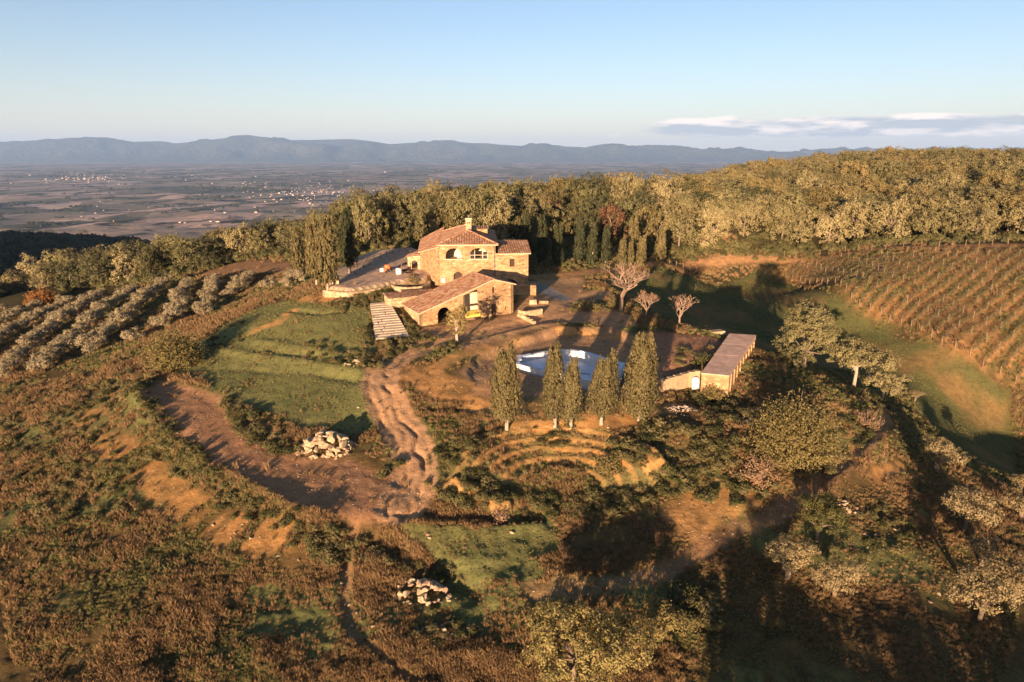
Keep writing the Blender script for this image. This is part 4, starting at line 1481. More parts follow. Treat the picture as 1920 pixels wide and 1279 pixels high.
# ------------------------------------------------------------------ stones
def stone_mesh(seed, flat=0.7):
    import bmesh
    r = random.Random(seed)
    bm = bmesh.new()
    for _ in range(13):
        v = Vector((r.gauss(0, 1), r.gauss(0, 1), r.gauss(0, 1))).normalized()
        bm.verts.new((v.x * r.uniform(.8, 1.1), v.y * r.uniform(.62, .95), v.z * r.uniform(.7, 1.05) * flat))
    bmesh.ops.convex_hull(bm, input=bm.verts)
    for v in [v for v in bm.verts if not v.link_faces]: bm.verts.remove(v)
    bmesh.ops.bevel(bm, geom=list(bm.edges), offset=0.06, segments=1, affect='EDGES', clamp_overlap=True)
    me = bpy.data.meshes.new('stone')
    bm.to_mesh(me); bm.free()
    return me


M_ROCK = simple_mat('limestone', (.27, .195, .11), (.50, .38, .23), 1.3, 0.5, 0.08)
M_ROCK2 = simple_mat('brown_stone', (.24, .15, .10), (.38, .25, .16), 1.3, 0.5, 0.08)
M_ROCK3 = simple_mat('white_rubble', (.30, .235, .18), (.52, .42, .32), 1.6, 0.4, 0.06)
STONES = [stone_mesh(k, .55 + .05 * (k % 6)) for k in range(10)]
for k, me in enumerate(STONES): me.materials.append(M_ROCK if k % 5 else M_ROCK2)
RUBBLE = [stone_mesh(40 + k, .5) for k in range(5)]
for me in RUBBLE: me.materials.append(M_ROCK3)


def heap(name, label, centre, rx, ry, hh, count, smin, smax, meshes, part='stone', cat='stone heap'):
    cx, cy = centre[0], centre[1]
    zg = h1(cx, cy)
    root = empty(name, (cx, cy, zg))
    tag(root, label, cat)
    for i in range(count):
        rr = math.sqrt(random.random()); a = random.uniform(0, 2 * math.pi)
        if i > count * 0.75: rr = random.uniform(.85, 1.15)
        px, py = cx + rx * rr * math.cos(a), cy + ry * rr * math.sin(a)
        s = random.uniform(smin, smax) * (1 if rr < .85 else .6)
        z = h1(px, py) + hh * max(0.0, 1 - rr) ** 0.9 + (s * .15)
        o = bpy.data.objects.new(part, random.choice(meshes)); link(o); o.parent = root
        o.location = (px - cx, py - cy, z - zg)
        o.scale = (s, s * random.uniform(.8, 1.1), s * random.uniform(.8, 1.1))
        o.rotation_euler = (random.uniform(-.5, .5), random.uniform(-.5, .5), random.uniform(0, 6.28))
    return root


g = gp(612, 848)
heap('stone_heap', 'big heap of pale boulders at the edge of the dirt clearing', (g[0], g[1] + .6), 2.9, 2.1, 2.1, 120, .38, .74, STONES)
g = gp(668, 684)
heap('stone_heap', 'small heap of pale stones beside the bend of the track', (g[0], g[1]), 1.7, .9, .55, 26, .22, .42, STONES)
g = gp(795, 1112)
heap('stone_heap', 'spread of squared rubble stones in the foreground weeds', (g[0], g[1]), 2.3, 1.5, .9, 60, .28, .52, STONES)
g = gp(690, 1046)
heap('stone_heap', 'sparse little pile of stones beside the narrow footpath', (g[0], g[1]), 1.1, .8, .25, 22, .14, .28, STONES)
g = gp(830, 1180)
heap('stone_heap', 'scattered brown stones just below the rubble spread', (g[0], g[1]), 2.6, 1.2, .1, 26, .14, .36, STONES)
g = gp(1283, 772)
heap('rubble_heap', 'whitish broken rubble heap below the rough wall', (g[0], g[1]), 2.1, 1.4, .8, 110, .10, .26, RUBBLE, 'rubble_piece', 'rubble')
g = gp(1400, 790)
heap('rubble_heap', 'strip of brick rubble between the tank and the large shrub', (g[0], g[1]), 1.0, 1.5, .3, 36, .12, .28, STONES, 'rubble_piece', 'rubble')
g = gp(1590, 952)
heap('rubble_heap', 'low scatter of pinkish rubble beside the dark round oak', (g[0], g[1]), 1.4, 1.0, .3, 40, .12, .28, STONES, 'rubble_piece', 'rubble')

_loose = [(505, 1085), (748, 1100), (150, 1150), (640, 1095), (655, 1135), (668, 1150), (660, 1175), (770, 1175), (765, 1090), (880, 980), (803, 1003), (806, 1010), (672, 765), (1412, 918), (1640, 1004), (1622, 1004), (1600, 1022), (1627, 1027), (1680, 995), (1760, 1115), (1745, 1130), (300, 1000), (400, 985), (455, 985), (470, 1010), (440, 1000), (520, 1045), (560, 1050), (700, 1175), (815, 1215), (1080, 812), (1215, 1052), (960, 1000), (1140, 803)]
for k, (px, py) in enumerate(_loose):
    g = gp(px, py)
    s = random.uniform(.14, .34)
    o = bpy.data.objects.new('loose_stone', STONES[k % 10]); link(o)
    o.location = (g[0], g[1], g[2] + s * .25); o.scale = (s, s * .8, s * .8); o.rotation_euler = (.2, .1, random.uniform(0, 6))
    tag(o, 'single pale loose stone lying in the grass', 'stone', 'loose stones in the grass')


# ------------------------------------------------------------------ things on the terrace
def concrete_mixer():
    x, y, z = gp(727, 511)
    r = empty('concrete_mixer', (x, y, z), 0.5)
    tag(r, 'orange concrete mixer standing on the terrace', 'mixer')
    b = MB(); b.tube([(-.1, 0, .6), (0, 0, .85), (.1, 0, 1.25), (.2, 0, 1.5)], [.35, .6, .6, .34], 12); b.build('drum', M_ORANGE, r, True)
    b = MB()
    for sx, sy in ((-.5, -.4), (.5, -.4), (-.5, .4), (.5, .4)): b.tube([(sx, sy, 0), (sx * .5, sy * .7, .8)], .05, 5)
    b.tube([(-.5, -.4, .1), (.5, -.4, .1)], .04, 5); b.tube([(-.5, .4, .1), (.5, .4, .1)], .04, 5)
    b.build('frame', M_METAL, r)
    b = MB(); b.box((-.55, 0, .55), (.4, .5, .6)); b.build('motor_box', M_ORANGE, r)
    for s in (-.5, .5):
        b = MB(); b.tube([(-.45, s, .2), (-.45, s + .08, .2)], .2, 10); b.build('wheel', M_DARK, r)


concrete_mixer()
x, y, z = gp(717, 509)
b = MB(); b.prism([(-.4, -.3), (.4, -.3), (.35, .3), (-.4, .3)], 0, [.6, .7, .65, .55]); o = b.build('cement_bag', M_WHITE); o.location = (x, y, z)
tag(o, 'white cement bag leaning beside the orange mixer', 'bag')
x, y, z = gp(748, 514)
t = empty('water_tank', (x, y, z)); tag(t, 'small white plastic water tank on the terrace', 'water tank')
b = MB(); b.tube([(0, 0, 0), (0, 0, .08), (0, 0, 1.0), (0, 0, 1.1)], [.5, .55, .55, .42], 14); b.build('body', M_WHITE, t)
b = MB(); b.tube([(0, 0, 1.1), (0, 0, 1.18)], .2, 10); b.build('lid', M_METAL, t)
x, y, z = gp(753, 514)
b = MB(); b.tube([(0, 0, -.2), (.05, 0, 1.9)], [.08, .07], 6); o = b.build('timber_post', M_WOOD); o.location = (x, y, z); tag(o, 'slim upright timber post beside the white water tank', 'post')
x, y, z = gp(605, 522)
b = MB(); b.prism([(-.8, -.5), (.8, -.5), (.7, .5), (-.7, .5)], 0, [1.2, 1.0, 1.3, 1.6]); o = b.build('stone_pillar', M_STONE_PALE); o.location = gp(628, 532)
tag(o, 'squat pale stone stub between the cypress trunks', 'stone block')
# pallets and building waste by the porch
for k, (px, py) in enumerate(((766, 512), (775, 516), (760, 507), (771, 508))):
    g = gp(px, py)
    r = empty('pallet', g, random.uniform(0, 3))
    tag(r, ['dark timber pallet dumped in the middle of the porch side waste', 'dark timber pallet closest to the porch bush', 'leftmost dark timber pallet beside the timber post', 'rearmost dark timber pallet near the porch'][k], 'pallet', 'pallets near the porch')
    for j in range(5):
        b = MB(); b.box((0, -.48 + .24 * j, .14), (1.1, .16, .03)); b.build('board', M_DARKWOOD, r)
    for j in range(3):
        b = MB(); b.box((-.48 + .48 * j, 0, .06), (.1, 1.1, .12)); b.build('bearer', M_DARKWOOD, r)
g = gp(779, 527)
b = MB(); b.tube([(0, 0, 0), (0, 0, .5), (.0, 0, .55)], [.1, .1, .32], 8); o = b.build('stone_urn', M_WHITE); o.location = g; tag(o, 'small white stone urn in the bed by the porch', 'urn')


def rail_fence():
    pts = [Vector(gp(x, y)) for x, y in ((655, 505), (690, 493), (725, 481), (760, 470), (785, 463))]
    r = empty('rail_fence', pts[0]); tag(r, 'thin post and rail fence along the back of the terrace', 'fence')
    P = []
    for i in range(len(pts) - 1):
        for k in range(3): P.append(pts[i].lerp(pts[i + 1], k / 3))
    P.append(pts[-1])
    for p in P:
        q = p - pts[0]
        b = MB(); b.tube([(q.x, q.y, q.z - .3), (q.x, q.y, q.z + 1.15)], .06, 5); b.build('post', M_WOOD, r)
    for hz in (.55, 1.0):
        b = MB(); b.tube([(p - pts[0]) + Vector((0, 0, hz)) for p in P], .04, 5); b.build('rail', M_WOOD, r)


rail_fence()


# ------------------------------------------------------------------ vegetation builders
def leaf_arrays(C, Nrm, size, rng, aspect=0.6):
    """one diamond-ish quad per leaf, facing roughly along Nrm"""
    n = len(C)
    Nrm = Nrm / (np.linalg.norm(Nrm, axis=1, keepdims=True) + 1e-9)
    t = rng.normal(size=(n, 3))
    a = np.cross(Nrm, t); a /= np.linalg.norm(a, axis=1, keepdims=True) + 1e-9
    b = np.cross(Nrm, a)
    s = (size * rng.uniform(.65, 1.3, n))[:, None]
    V = np.stack([C - a * s * .5, C + b * s * aspect * .5, C + a * s * .5, C - b * s * aspect * .5], 1).reshape(-1, 3)
    F = np.arange(4 * n).reshape(-1, 4)
    return V, F


def rand_dir(rng, n):
    d = rng.normal(size=(n, 3))
    return d / np.linalg.norm(d, axis=1, keepdims=True)


def crown_leaves(lobes, clumps, per, size, rc, rng, inner=0.15, jit=0.9, low_cut=-0.6):
    """leaf clumps over the skins of several lobes; lobes = [(centre, (rx, ry, rz))]"""
    wts = np.array([l[1][0] * l[1][2] for l in lobes]); wts = wts / wts.sum()
    Cs, Ns = [], []
    for (c, r), w in zip(lobes, wts):
        k = max(2, int(round(clumps * w)))
        d = rand_dir(rng, k * 2)
        d = d[d[:, 2] > low_cut][:k]
        rad = np.where(rng.random(len(d)) < inner, rng.uniform(.3, .8, len(d)), rng.uniform(.86, 1.08, len(d)))
        cc = np.array(c) + d * np.array(r) * rad[:, None]
        for q, dd in zip(cc, d):
            m = int(per * rng.uniform(.6, 1.4))
            o = rand_dir(rng, m) * (rng.random((m, 1)) ** .5) * rc * rng.uniform(.7, 1.3)
            o[:, 2] *= .75
            Cs.append(q + o); Ns.append(dd + o / rc * .9 + rng.normal(size=(m, 3)) * jit * .6 + np.array([0, 0, .25]))
    C = np.concatenate(Cs); Nn = np.concatenate(Ns)
    return leaf_arrays(C, Nn, size, rng)


def limbs(mb, base, top, r0, tips, rng):
    """tapered trunk with limbs to the given tips"""
    base = Vector(base); top = Vector(top)
    mid = base.lerp(top, .5) + Vector((rng.uniform(-.1, .1), rng.uniform(-.1, .1), 0))
    mb.tube([base - Vector((0, 0, .4)), base, mid, top], [r0 * 1.25, r0, r0 * .8, r0 * .6], 7)
    for t in tips:
        t = Vector(t)
        s = base.lerp(top, rng.uniform(.55, .98))
        m = s.lerp(t, .5) + Vector((rng.uniform(-.15, .15), rng.uniform(-.15, .15), rng.uniform(0, .25)))
        mb.tube([s, m, t], [r0 * .5, r0 * .32, r0 * .1], 5)


M_BARK = simple_mat('bark', (.12, .085, .055), (.24, .18, .12), 5, 0.6, 0.05)
M_BARK_PALE = simple_mat('pale_bark', (.26, .20, .14), (.42, .33, .24), 5, 0.6, 0.05)
M_OAK = leaf_mat('oak_leaves', (.075, .070, .024), (.25, .195, .078), .2, .65)
M_OAKPALE = leaf_mat('pale_oak_leaves', (.17, .14, .052), (.36, .28, .125), .2, .4)
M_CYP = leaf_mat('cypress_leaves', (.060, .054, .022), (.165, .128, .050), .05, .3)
M_CYPSHADE = leaf_mat('shaded_cypress_leaves', (.028, .034, .014), (.06, .062, .026), .15, .3)  # cypress leaves with shade put into the colour
M_OLIVE = leaf_mat('olive_leaves', (.17, .140, .074), (.365, .295, .170), .12, .3)
M_SHRUB = leaf_mat('shrub_leaves', (.10, .085, .028), (.26, .20, .072), .25, .3)
M_NEARTREE = leaf_mat('near_tree_leaves', (.12, .105, .030), (.33, .26, .095), .25, .2)
M_DKOAK = leaf_mat('dark_oak_leaves', (.05, .052, .016), (.13, .115, .036), .2, .3)
M_AUTUMN = leaf_mat('autumn_leaves', (.20, .085, .022), (.34, .16, .045), .25, .3)
M_RUSSET = leaf_mat('russet_leaves', (.13, .066, .034), (.23, .125, .06), .2, .3)
M_SMALLTREE = leaf_mat('small_tree_leaves', (.20, .155, .05), (.36, .28, .10), .3, .2)
M_DRYLEAF = leaf_mat('dry_leaves', (.22, .13, .065), (.36, .23, .13), .2, .3)


def oak_parts(seed, h=10.0, r=3.4, clumps=60, per=24, size=.46, rc=.95, trunk_h=.25, spread=1.0):
    rng = np.random.default_rng(seed)
    lobes = [((0, 0, h * .58), (r * .74, r * .74, h * .34))]
    for k in range(rng.integers(7, 10)):
        a = k * 2.4 + rng.uniform(-.4, .4); q = rng.uniform(.35, .62) * r
        lobes.append(((q * math.cos(a), q * math.sin(a), h * (rng.uniform(.22, .45) if k % 2 else rng.uniform(.5, .80))), (r * rng.uniform(.42, .56), r * rng.uniform(.42, .56), h * rng.uniform(.14, .20))))
    V, F = crown_leaves(lobes, clumps, per, size, rc, rng)
    tb = MB()
    limbs(tb, (0, 0, 0), (0.1, 0, h * .5), .035 * h * .6 + .05, [l[0] for l in lobes[1:6]], rng)
    return V, F, tb


def join_tree(name, V, F, tb, leafm, barkm):
    """one mesh, leaves + trunk, for trees too far to tell the parts apart"""
    nv = len(V)
    tv = np.array([tuple(v) for v in tb.v]); tf = [tuple(i + nv for i in f) for f in tb.f]
    quads = [f for f in tf if len(f) == 4]
    Fq = np.concatenate([F, np.array(quads)])
    mi = np.r_[np.zeros(len(F), int), np.ones(len(quads), int)]
    return mesh_from(name, np.concatenate([V, tv]), Fq, [leafm, barkm], False, mi)


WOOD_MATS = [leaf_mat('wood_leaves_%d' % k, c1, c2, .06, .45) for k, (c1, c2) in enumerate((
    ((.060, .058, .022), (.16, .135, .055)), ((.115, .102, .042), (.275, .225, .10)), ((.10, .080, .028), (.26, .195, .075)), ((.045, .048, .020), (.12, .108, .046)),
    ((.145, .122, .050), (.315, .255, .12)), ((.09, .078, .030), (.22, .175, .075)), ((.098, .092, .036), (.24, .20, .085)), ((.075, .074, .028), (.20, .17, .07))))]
FOREST_MESH = []
for k in range(8):
    V, F, tb = oak_parts(300 + k, 9.0 + .8 * (k % 3), 3.9 + .35 * (k % 4), 130, 32, .38, .8)
    FOREST_MESH.append(join_tree('oak_tree', V, F, tb, WOOD_MATS[k], M_BARK))
RUSSET_MESH = []
V, F, tb = oak_parts(340, 10.0, 3.0, 60, 24, .46)
RUSSET_MESH.append(join_tree('russet_oak', V, F, tb, M_RUSSET, M_BARK))


def scatter(name, label, cat, src_mesh, pts, rot, scl):
    """one object whose points carry copies of a source mesh (geometry nodes)"""
    me = bpy.data.meshes.new(name)
    P = np.asarray(pts, np.float32)
    me.vertices.add(len(P)); me.vertices.foreach_set('co', P.ravel())
    a = me.attributes.new('rz', 'FLOAT', 'POINT'); a.data.foreach_set('value', np.asarray(rot, np.float32))
    a = me.attributes.new('sc', 'FLOAT', 'POINT'); a.data.foreach_set('value', np.asarray(scl, np.float32))
    o = obj(name, me)
    src = bpy.data.objects.new(name + '_unit', src_mesh)
    ng = bpy.data.node_groups.new(name, 'GeometryNodeTree')
    ng.interface.new_socket('Geometry', in_out='INPUT', socket_type='NodeSocketGeometry')
    ng.interface.new_socket('Geometry', in_out='OUTPUT', socket_type='NodeSocketGeometry')
    N = ng.nodes.new; L = ng.links.new
    gi = N('NodeGroupInput'); go = N('NodeGroupOutput')
    iop = N('GeometryNodeInstanceOnPoints')
    oi = N('GeometryNodeObjectInfo'); oi.inputs['Object'].default_value = src; oi.inputs['As Instance'].default_value = True
    r = N('GeometryNodeInputNamedAttribute'); r.data_type = 'FLOAT'; r.inputs['Name'].default_value = 'rz'
    s = N('GeometryNodeInputNamedAttribute'); s.data_type = 'FLOAT'; s.inputs['Name'].default_value = 'sc'
    cx = N('ShaderNodeCombineXYZ')
    L(r.outputs['Attribute'], cx.inputs['Z'])
    L(gi.outputs[0], iop.inputs['Points']); L(oi.outputs['Geometry'], iop.inputs['Instance'])
    L(cx.outputs[0], iop.inputs['Rotation']); L(s.outputs['Attribute'], iop.inputs['Scale'])
    L(iop.outputs[0], go.inputs[0])
    md = o.modifiers.new('scatter', 'NODES'); md.node_group = ng
    tag(o, label, cat, kind='stuff')
    return o


def tree_thing(name, label, cat, loc, crown_me, trunk_me, scale=1.0, rz=0.0, group=None, crown='crown'):
    r = empty(name, loc, rz)
    r.scale = (scale, scale, scale) if not hasattr(scale, '__len__') else scale
    obj('trunk', trunk_me, r); obj(crown, crown_me, r)
    return tag(r, label, cat, group)


def cyl_dist(p, pts, d):
    return all((p[0] - q[0]) ** 2 + (p[1] - q[1]) ** 2 > d * d for q in pts)


# ------------------------------------------------------------------ woods behind and beside the house
WOOD_FRONT = [(-150, 196), (-140, 192)] + [p[:2] for p in G0([(112, 548), (200, 541), (300, 529), (370, 513), (430, 494), (480, 484), (550, 480), (640, 476), (720, 466), (770, 452)])] + [(-24, 152), (-16, 154), (-4, 156), (6, 164), (14, 172), (24, 177), (32, 176)] + \
    [p[:2] for p in G0([(1290, 487), (1330, 485), (1450, 476), (1600, 467), (1760, 459), (1919, 454)])] + [(190, 150), (230, 150)]
WOOD = WOOD_FRONT + [(330, 200), (420, 330), (400, 500), (280, 500), (170, 440), (100, 370), (40, 310), (-20, 265), (-60, 238), (-105, 232), (-150, 232)]
wr = random.Random(5)
wood_pts = []
wx = [p[0] for p in WOOD]; wy = [p[1] for p in WOOD]
xx = min(wx)
cand = []
sp_ = 8.0
rows = 0
yy = min(wy)
while yy < max(wy):
    xx = min(wx) + (sp_ / 2 if rows % 2 else 0)
    while xx < max(wx):
        cand.append((xx + wr.uniform(-1.9, 1.9), yy + wr.uniform(-1.9, 1.9)))
        xx += sp_
    yy += sp_ * .87; rows += 1
cand = np.array(cand)
ins = sd_poly(cand[:, 0], cand[:, 1], WOOD) > 0.8
az = np.degrees(np.arctan2(cand[:, 0], cand[:, 1]))
ins &= (np.abs(az) < 46)
cand = cand[ins]
cz = H(cand[:, 0], cand[:, 1])
order = np.argsort(np.hypot(cand[:, 0], cand[:, 1]))
cand = cand[order]; cz = cz[order]
NIND = 290
for i in range(min(NIND, len(cand))):
    x, y = cand[i]
    rus = wr.random() < .02 and x < 38
    front = float(sd_poly(np.array([x]), np.array([y]), WOOD)[0])
    vi = wr.randrange(8)
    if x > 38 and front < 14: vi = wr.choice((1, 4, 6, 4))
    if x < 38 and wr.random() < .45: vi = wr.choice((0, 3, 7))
    o = obj('oak_tree', RUSSET_MESH[0] if rus else FOREST_MESH[vi])
    left = x < -30
    s = wr.uniform(.85, 1.2)
    sq = 1.0; sz_ = 1.0
    if x > 38: s *= 1.18; sz_ = .95
    elif x > -50: sq = 1.02; sz_ = 1.35
    if front < 5 and x < 38: s *= .9
    o.location = (x, y, cz[i] - 1.1); o.rotation_euler = (0, 0, wr.uniform(0, 6.28)); o.scale = (s * sq * wr.uniform(.88, 1.12), s * sq * wr.uniform(.88, 1.12), s * sz_ * wr.uniform(.88, 1.15))
    if rus: tag(o, 'russet brown tree among the green oaks of the wood', 'tree', 'russet trees in the wood')
    elif x < -35: tag(o, 'rounded oak in the belt of woods beyond the olive grove', 'tree', 'oaks beyond the olive grove')
    elif x < 35: tag(o, 'tall oak in the dense wood right behind the farmhouse', 'tree', 'oaks behind the farmhouse')
    else: tag(o, 'sunlit oak along the wood edge above the vineyard', 'tree', 'oaks above the vineyard')
rest = np.c_[cand[NIND:], cz[NIND:] - 1.0]
pick = RNG.integers(0, 8, len(rest))
for v in range(8):
    m = pick == v
    if m.sum():
        s = RNG.uniform(.65, 1.5, m.sum())
        scatter('woodland', 'dense oak woodland covering the hill behind the vineyard', 'woodland', FOREST_MESH[v], rest[m], RNG.uniform(0, 6.28, m.sum()), s)
# a few russet crowns and taller conifers on the hill
for k, (px, py, Yd) in enumerate(((1665, 345, 330), (1690, 340, 330), (1700, 300, 400), (1560, 290, 430), (850, 355, 215), (820, 340, 215), (1060, 345, 220), (790, 350, 210), (865, 362, 205))):
    x, y, z = at_y(px, py, Yd)
    o = obj('russet_oak', RUSSET_MESH[0]); s = wr.uniform(.8, 1.0)
    o.location = (x, y, h1(x, y) - .2); o.scale = (s * .8, s * .8, s * 1.25); o.rotation_euler = (0, 0, k)
    tag(o, 'russet brown tree among the green oaks of the wood', 'tree', 'russet trees in the wood')


# ------------------------------------------------------------------ cypresses
def cypress_parts(seed, h=9.5, r=1.15, n=4200, size=.26, stems=4, bare=.13, lean=0.0):
    rng = np.random.default_rng(seed)
    Cs, Ns = [], []
    spires = []
    for k in range(stems):
        a = k * 2 * math.pi / stems + rng.uniform(-.4, .4)
        q = r * (.38 if stems > 1 else 0) * rng.uniform(.7, 1.2)
        hh = h * (1 if k == 0 else rng.uniform(.80, .97))
        spires.append((q * math.cos(a), q * math.sin(a), hh, r * rng.uniform(.55, .75)))
    for (sx, sy, hh, sr) in spires:
        m = n // stems
        groups = m // 9
        t = rng.random(groups) ** .85
        prof = np.minimum(1, (t / .10) ** .6) * np.maximum(.02, (1 - t ** 2.2)) ** .8
        ang = rng.uniform(0, 6.283, groups)
        rad = sr * prof * rng.uniform(.72, 1.12, groups)
        cz_ = h * bare + t * (hh - h * bare)
        for j in range(groups):
            c = np.array([sx + rad[j] * math.cos(ang[j]), sy + rad[j] * math.sin(ang[j]), cz_[j]])
            o = rng.normal(size=(9, 3)) * np.array([.10, .10, .28])
            Cs.append(c + o)
            out = np.array([math.cos(ang[j]), math.sin(ang[j]), .15])
            Ns.append(out + rng.normal(size=(9, 3)) * .45)
    C = np.concatenate(Cs); Nn = np.concatenate(Ns)
    Nn /= np.linalg.norm(Nn, axis=1, keepdims=True)
    up = np.array([0, 0, 1.0])
    a = up - Nn * Nn[:, 2:3] + rng.normal(size=Nn.shape) * .25
    a /= np.linalg.norm(a, axis=1, keepdims=True)
    b = np.cross(Nn, a)
    s = (size * rng.uniform(.7, 1.4, len(C)))[:, None]
    V = np.stack([C - a * s * .7, C + b * s * .35, C + a * s * .9, C - b * s * .35], 1).reshape(-1, 3)
    V[:, 0] += lean * V[:, 2]
    F = np.arange(len(V)).reshape(-1, 4)
    tb = MB()
    tb.tube([(0, 0, -.5), (.03, 0, h * bare * .8), (lean * h * .4 + .05, 0.02, h * .4), (lean * h * .8, 0, h * .8)], [.24, .19, .14, .04], 7)
    tb.tube([(0.02, 0, h * bare * .5), (.25, .1, h * .22), (r * .35, .1, h * .5)], [.12, .1, .03], 5)
    return mesh_from('crown', V, F, [M_CYP]), tb.mesh('trunk', M_BARK_PALE)


def cypress(px, py, h, r, label, seed, n=4200, size=.26, stems=4, lean=0.0, bare=.13, dark=False, group=None):
    g = gp(px, py)
    cm, tm = cypress_parts(seed, h, r, n, size, stems, bare, lean)
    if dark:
        cm.materials.clear(); cm.materials.append(M_CYPSHADE)
    return tree_thing('cypress_tree', label, 'cypress', g, cm, tm, 1.0, 0, group)


cypress(950, 806, 9.6, 1.75, 'leaning loose cypress with forked pale trunk, leftmost below the pool', 1, 11000, .18, 5, -.03, .15)
cypress(1040, 806, 9.7, 1.35, 'slender tall cypress second from left below the pool', 2, 9350, .18, 3, -.03, .16)
cypress(1070, 803, 8.0, 1.15, 'shorter pointed cypress beside the slender tall one below the pool', 3, 7650, .18, 3, -.01, .14)
cypress(1127, 796, 8.2, 1.6, 'rounded left cypress of the broad pair below the pool', 4, 11000, .18, 4, .06, .14)
cypress(1196, 788, 9.9, 1.95, 'broad tall right cypress of the pair, nearest the rough wall', 5, 15300, .18, 6, .02, .06)
cypress(562, 526, 10.6, 1.4, 'leftmost tall cypress beside the terrace corner', 6, 5500, .32, 4, 0.0, .16)
cypress(594, 537, 12.4, 1.5, 'tall cypress with slanting pale trunk beside the terrace', 7, 6000, .32, 4, -.02, .17)
cypress(615, 548, 12.8, 1.9, 'broadest cypress in front of the terrace retaining wall', 8, 7500, .32, 5, 0.0, .15)
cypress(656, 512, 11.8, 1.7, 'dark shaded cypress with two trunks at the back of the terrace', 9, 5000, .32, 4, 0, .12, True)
for k, (px, py, h, r, lab) in enumerate(((1165, 499, 6.6, 1.1, 'leftmost small cypress of the sunlit trio behind the bare tree'), (1181, 499, 5.4, .75, 'narrow shortest cypress of the sunlit trio'), (1202, 499, 6.8, 1.25, 'plump right cypress of the sunlit trio'),
                                         (1184, 488, 10.8, 1.7, 'tall cypress rising behind the sunlit trio'), (1238, 494, 8.0, 1.2, 'lone cypress at the left end of the vineyard lane'))):
    cypress(px, py, h, r, lab, 20 + k, 2600, .34, 3, 0, .03)
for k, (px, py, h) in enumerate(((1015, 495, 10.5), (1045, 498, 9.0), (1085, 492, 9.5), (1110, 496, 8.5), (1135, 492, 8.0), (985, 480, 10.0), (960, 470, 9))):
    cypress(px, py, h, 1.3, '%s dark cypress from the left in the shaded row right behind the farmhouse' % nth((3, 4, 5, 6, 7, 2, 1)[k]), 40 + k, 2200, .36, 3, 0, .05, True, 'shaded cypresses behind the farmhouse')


# ------------------------------------------------------------------ olives
def olive_parts(seed, h=3.6, r=2.2, clumps=70, per=26, size=.2, rc=.5):
    rng = np.random.default_rng(seed)
    lobes = []
    for k in range(7):
        a = k * 2.4 + rng.uniform(-.5, .5); q = r * rng.uniform(.3, .66) * (k > 0)
        lobes.append(((q * math.cos(a), q * math.sin(a), h * rng.uniform(.40, .76)), (r * rng.uniform(.38, .54), r * rng.uniform(.38, .54), h * rng.uniform(.18, .28))))
    V, F = crown_leaves(lobes, clumps, per, size, rc, rng, .2)
    tb = MB()
    limbs(tb, (0, 0, 0), (.1, .05, h * .4), .16, [l[0] for l in lobes[:6]], rng)
    tb.tube([(.1, 0, -.3), (.3, .1, h * .25), (.7, .2, h * .55)], [.13, .11, .05], 6)
    return mesh_from('crown', V, F, [M_OLIVE]), tb.mesh('trunk', M_BARK)


OL = [olive_parts(500 + k, 3.3, 2.4, 110, 26, .26, .55) for k in range(5)]
# rows run away from the camera to the upper right
row_ends = [((545, 527), (505, 545)), ((470, 527), (430, 560)), ((405, 530), (385, 590)), ((350, 538), (330, 600)),
            ((310, 538), (170, 665)), ((252, 550), (70, 700)), ((190, 556), (0, 710)), ((125, 572), (-60, 690)), ((60, 582), (-80, 650)), ((0, 590), (-80, 622)), ((540, 540), (560, 532)), ((250, 640), (160, 655)), ((335, 600), (300, 618))]
placed = []
orr = random.Random(11)
for rowi, (pa, pb) in enumerate(row_ends):
    cnt_ = 0
    a = Vector(gp(*pa)); b = Vector(gp(*pb))
    n = max(1, int((b - a).length / 3.9))
    for i in range(n + 1):
        p = a.lerp(b, i / max(1, n)) + Vector((orr.uniform(-.5, .5), orr.uniform(-.5, .5), 0))
        if not cyl_dist(p, placed, 2.6): continue
        placed.append((p.x, p.y))
        cm, tm = OL[orr.randrange(5)]
        s = orr.uniform(.66, .95)
        cnt_ += 1
        lab_ = 'olive tree %s from the far end of the %s grove row from the right' % (nth(cnt_), nth(rowi + 1)) if rowi < 10 else 'out of line olive tree %s from left at the %s edge of the grove' % (nth(cnt_), ('upper right', 'lower middle', 'right')[rowi - 10])
        tree_thing('olive_tree', lab_, 'olive tree', (p.x, p.y, h1(p.x, p.y)), cm, tm, s, orr.uniform(0, 6.28), 'olive grove rows')
M_OLIVEN = leaf_mat('olive_leaves_near', (.145, .112, .050), (.325, .248, .120), .12, .3)
OLN = [olive_parts(520 + k, 3.9, 2.3, 130, 40, .15, .42) for k in range(3)]
for k, (px, py, s, lab) in enumerate(((1475, 1085, 1.0, 'silvery olive tree left of the dark round oak'), (1565, 1120, 1.0, 'rounded olive tree just below the dark round oak'), (1758, 885, 1.1, 'olive tree on the rim above the shaded valley'),
                                      (1805, 1000, 1.35, 'largest bushy olive tree on the right slope'), (1838, 1060, .9, 'small olive tree below the largest one on the right slope'), (1835, 1165, 1.15, 'pale olive tree with forked trunk lower right'),
                                      (1900, 1130, 1.15, 'olive tree cut by the right frame edge, lower one'), (1915, 975, .95, 'olive tree at the right frame edge beside the largest one'), (1912, 925, .7, 'topmost little olive tree at the right frame edge'),
                                      (1715, 752, .55, 'small lone young olive tree on the shaded slope'))):
    cm, tm = OLN[k % 3]
    cm.materials[0] = M_OLIVEN
    g = gp(px, py)
    tree_thing('olive_tree', lab, 'olive tree', g, cm, tm, s, k * 1.3, None)


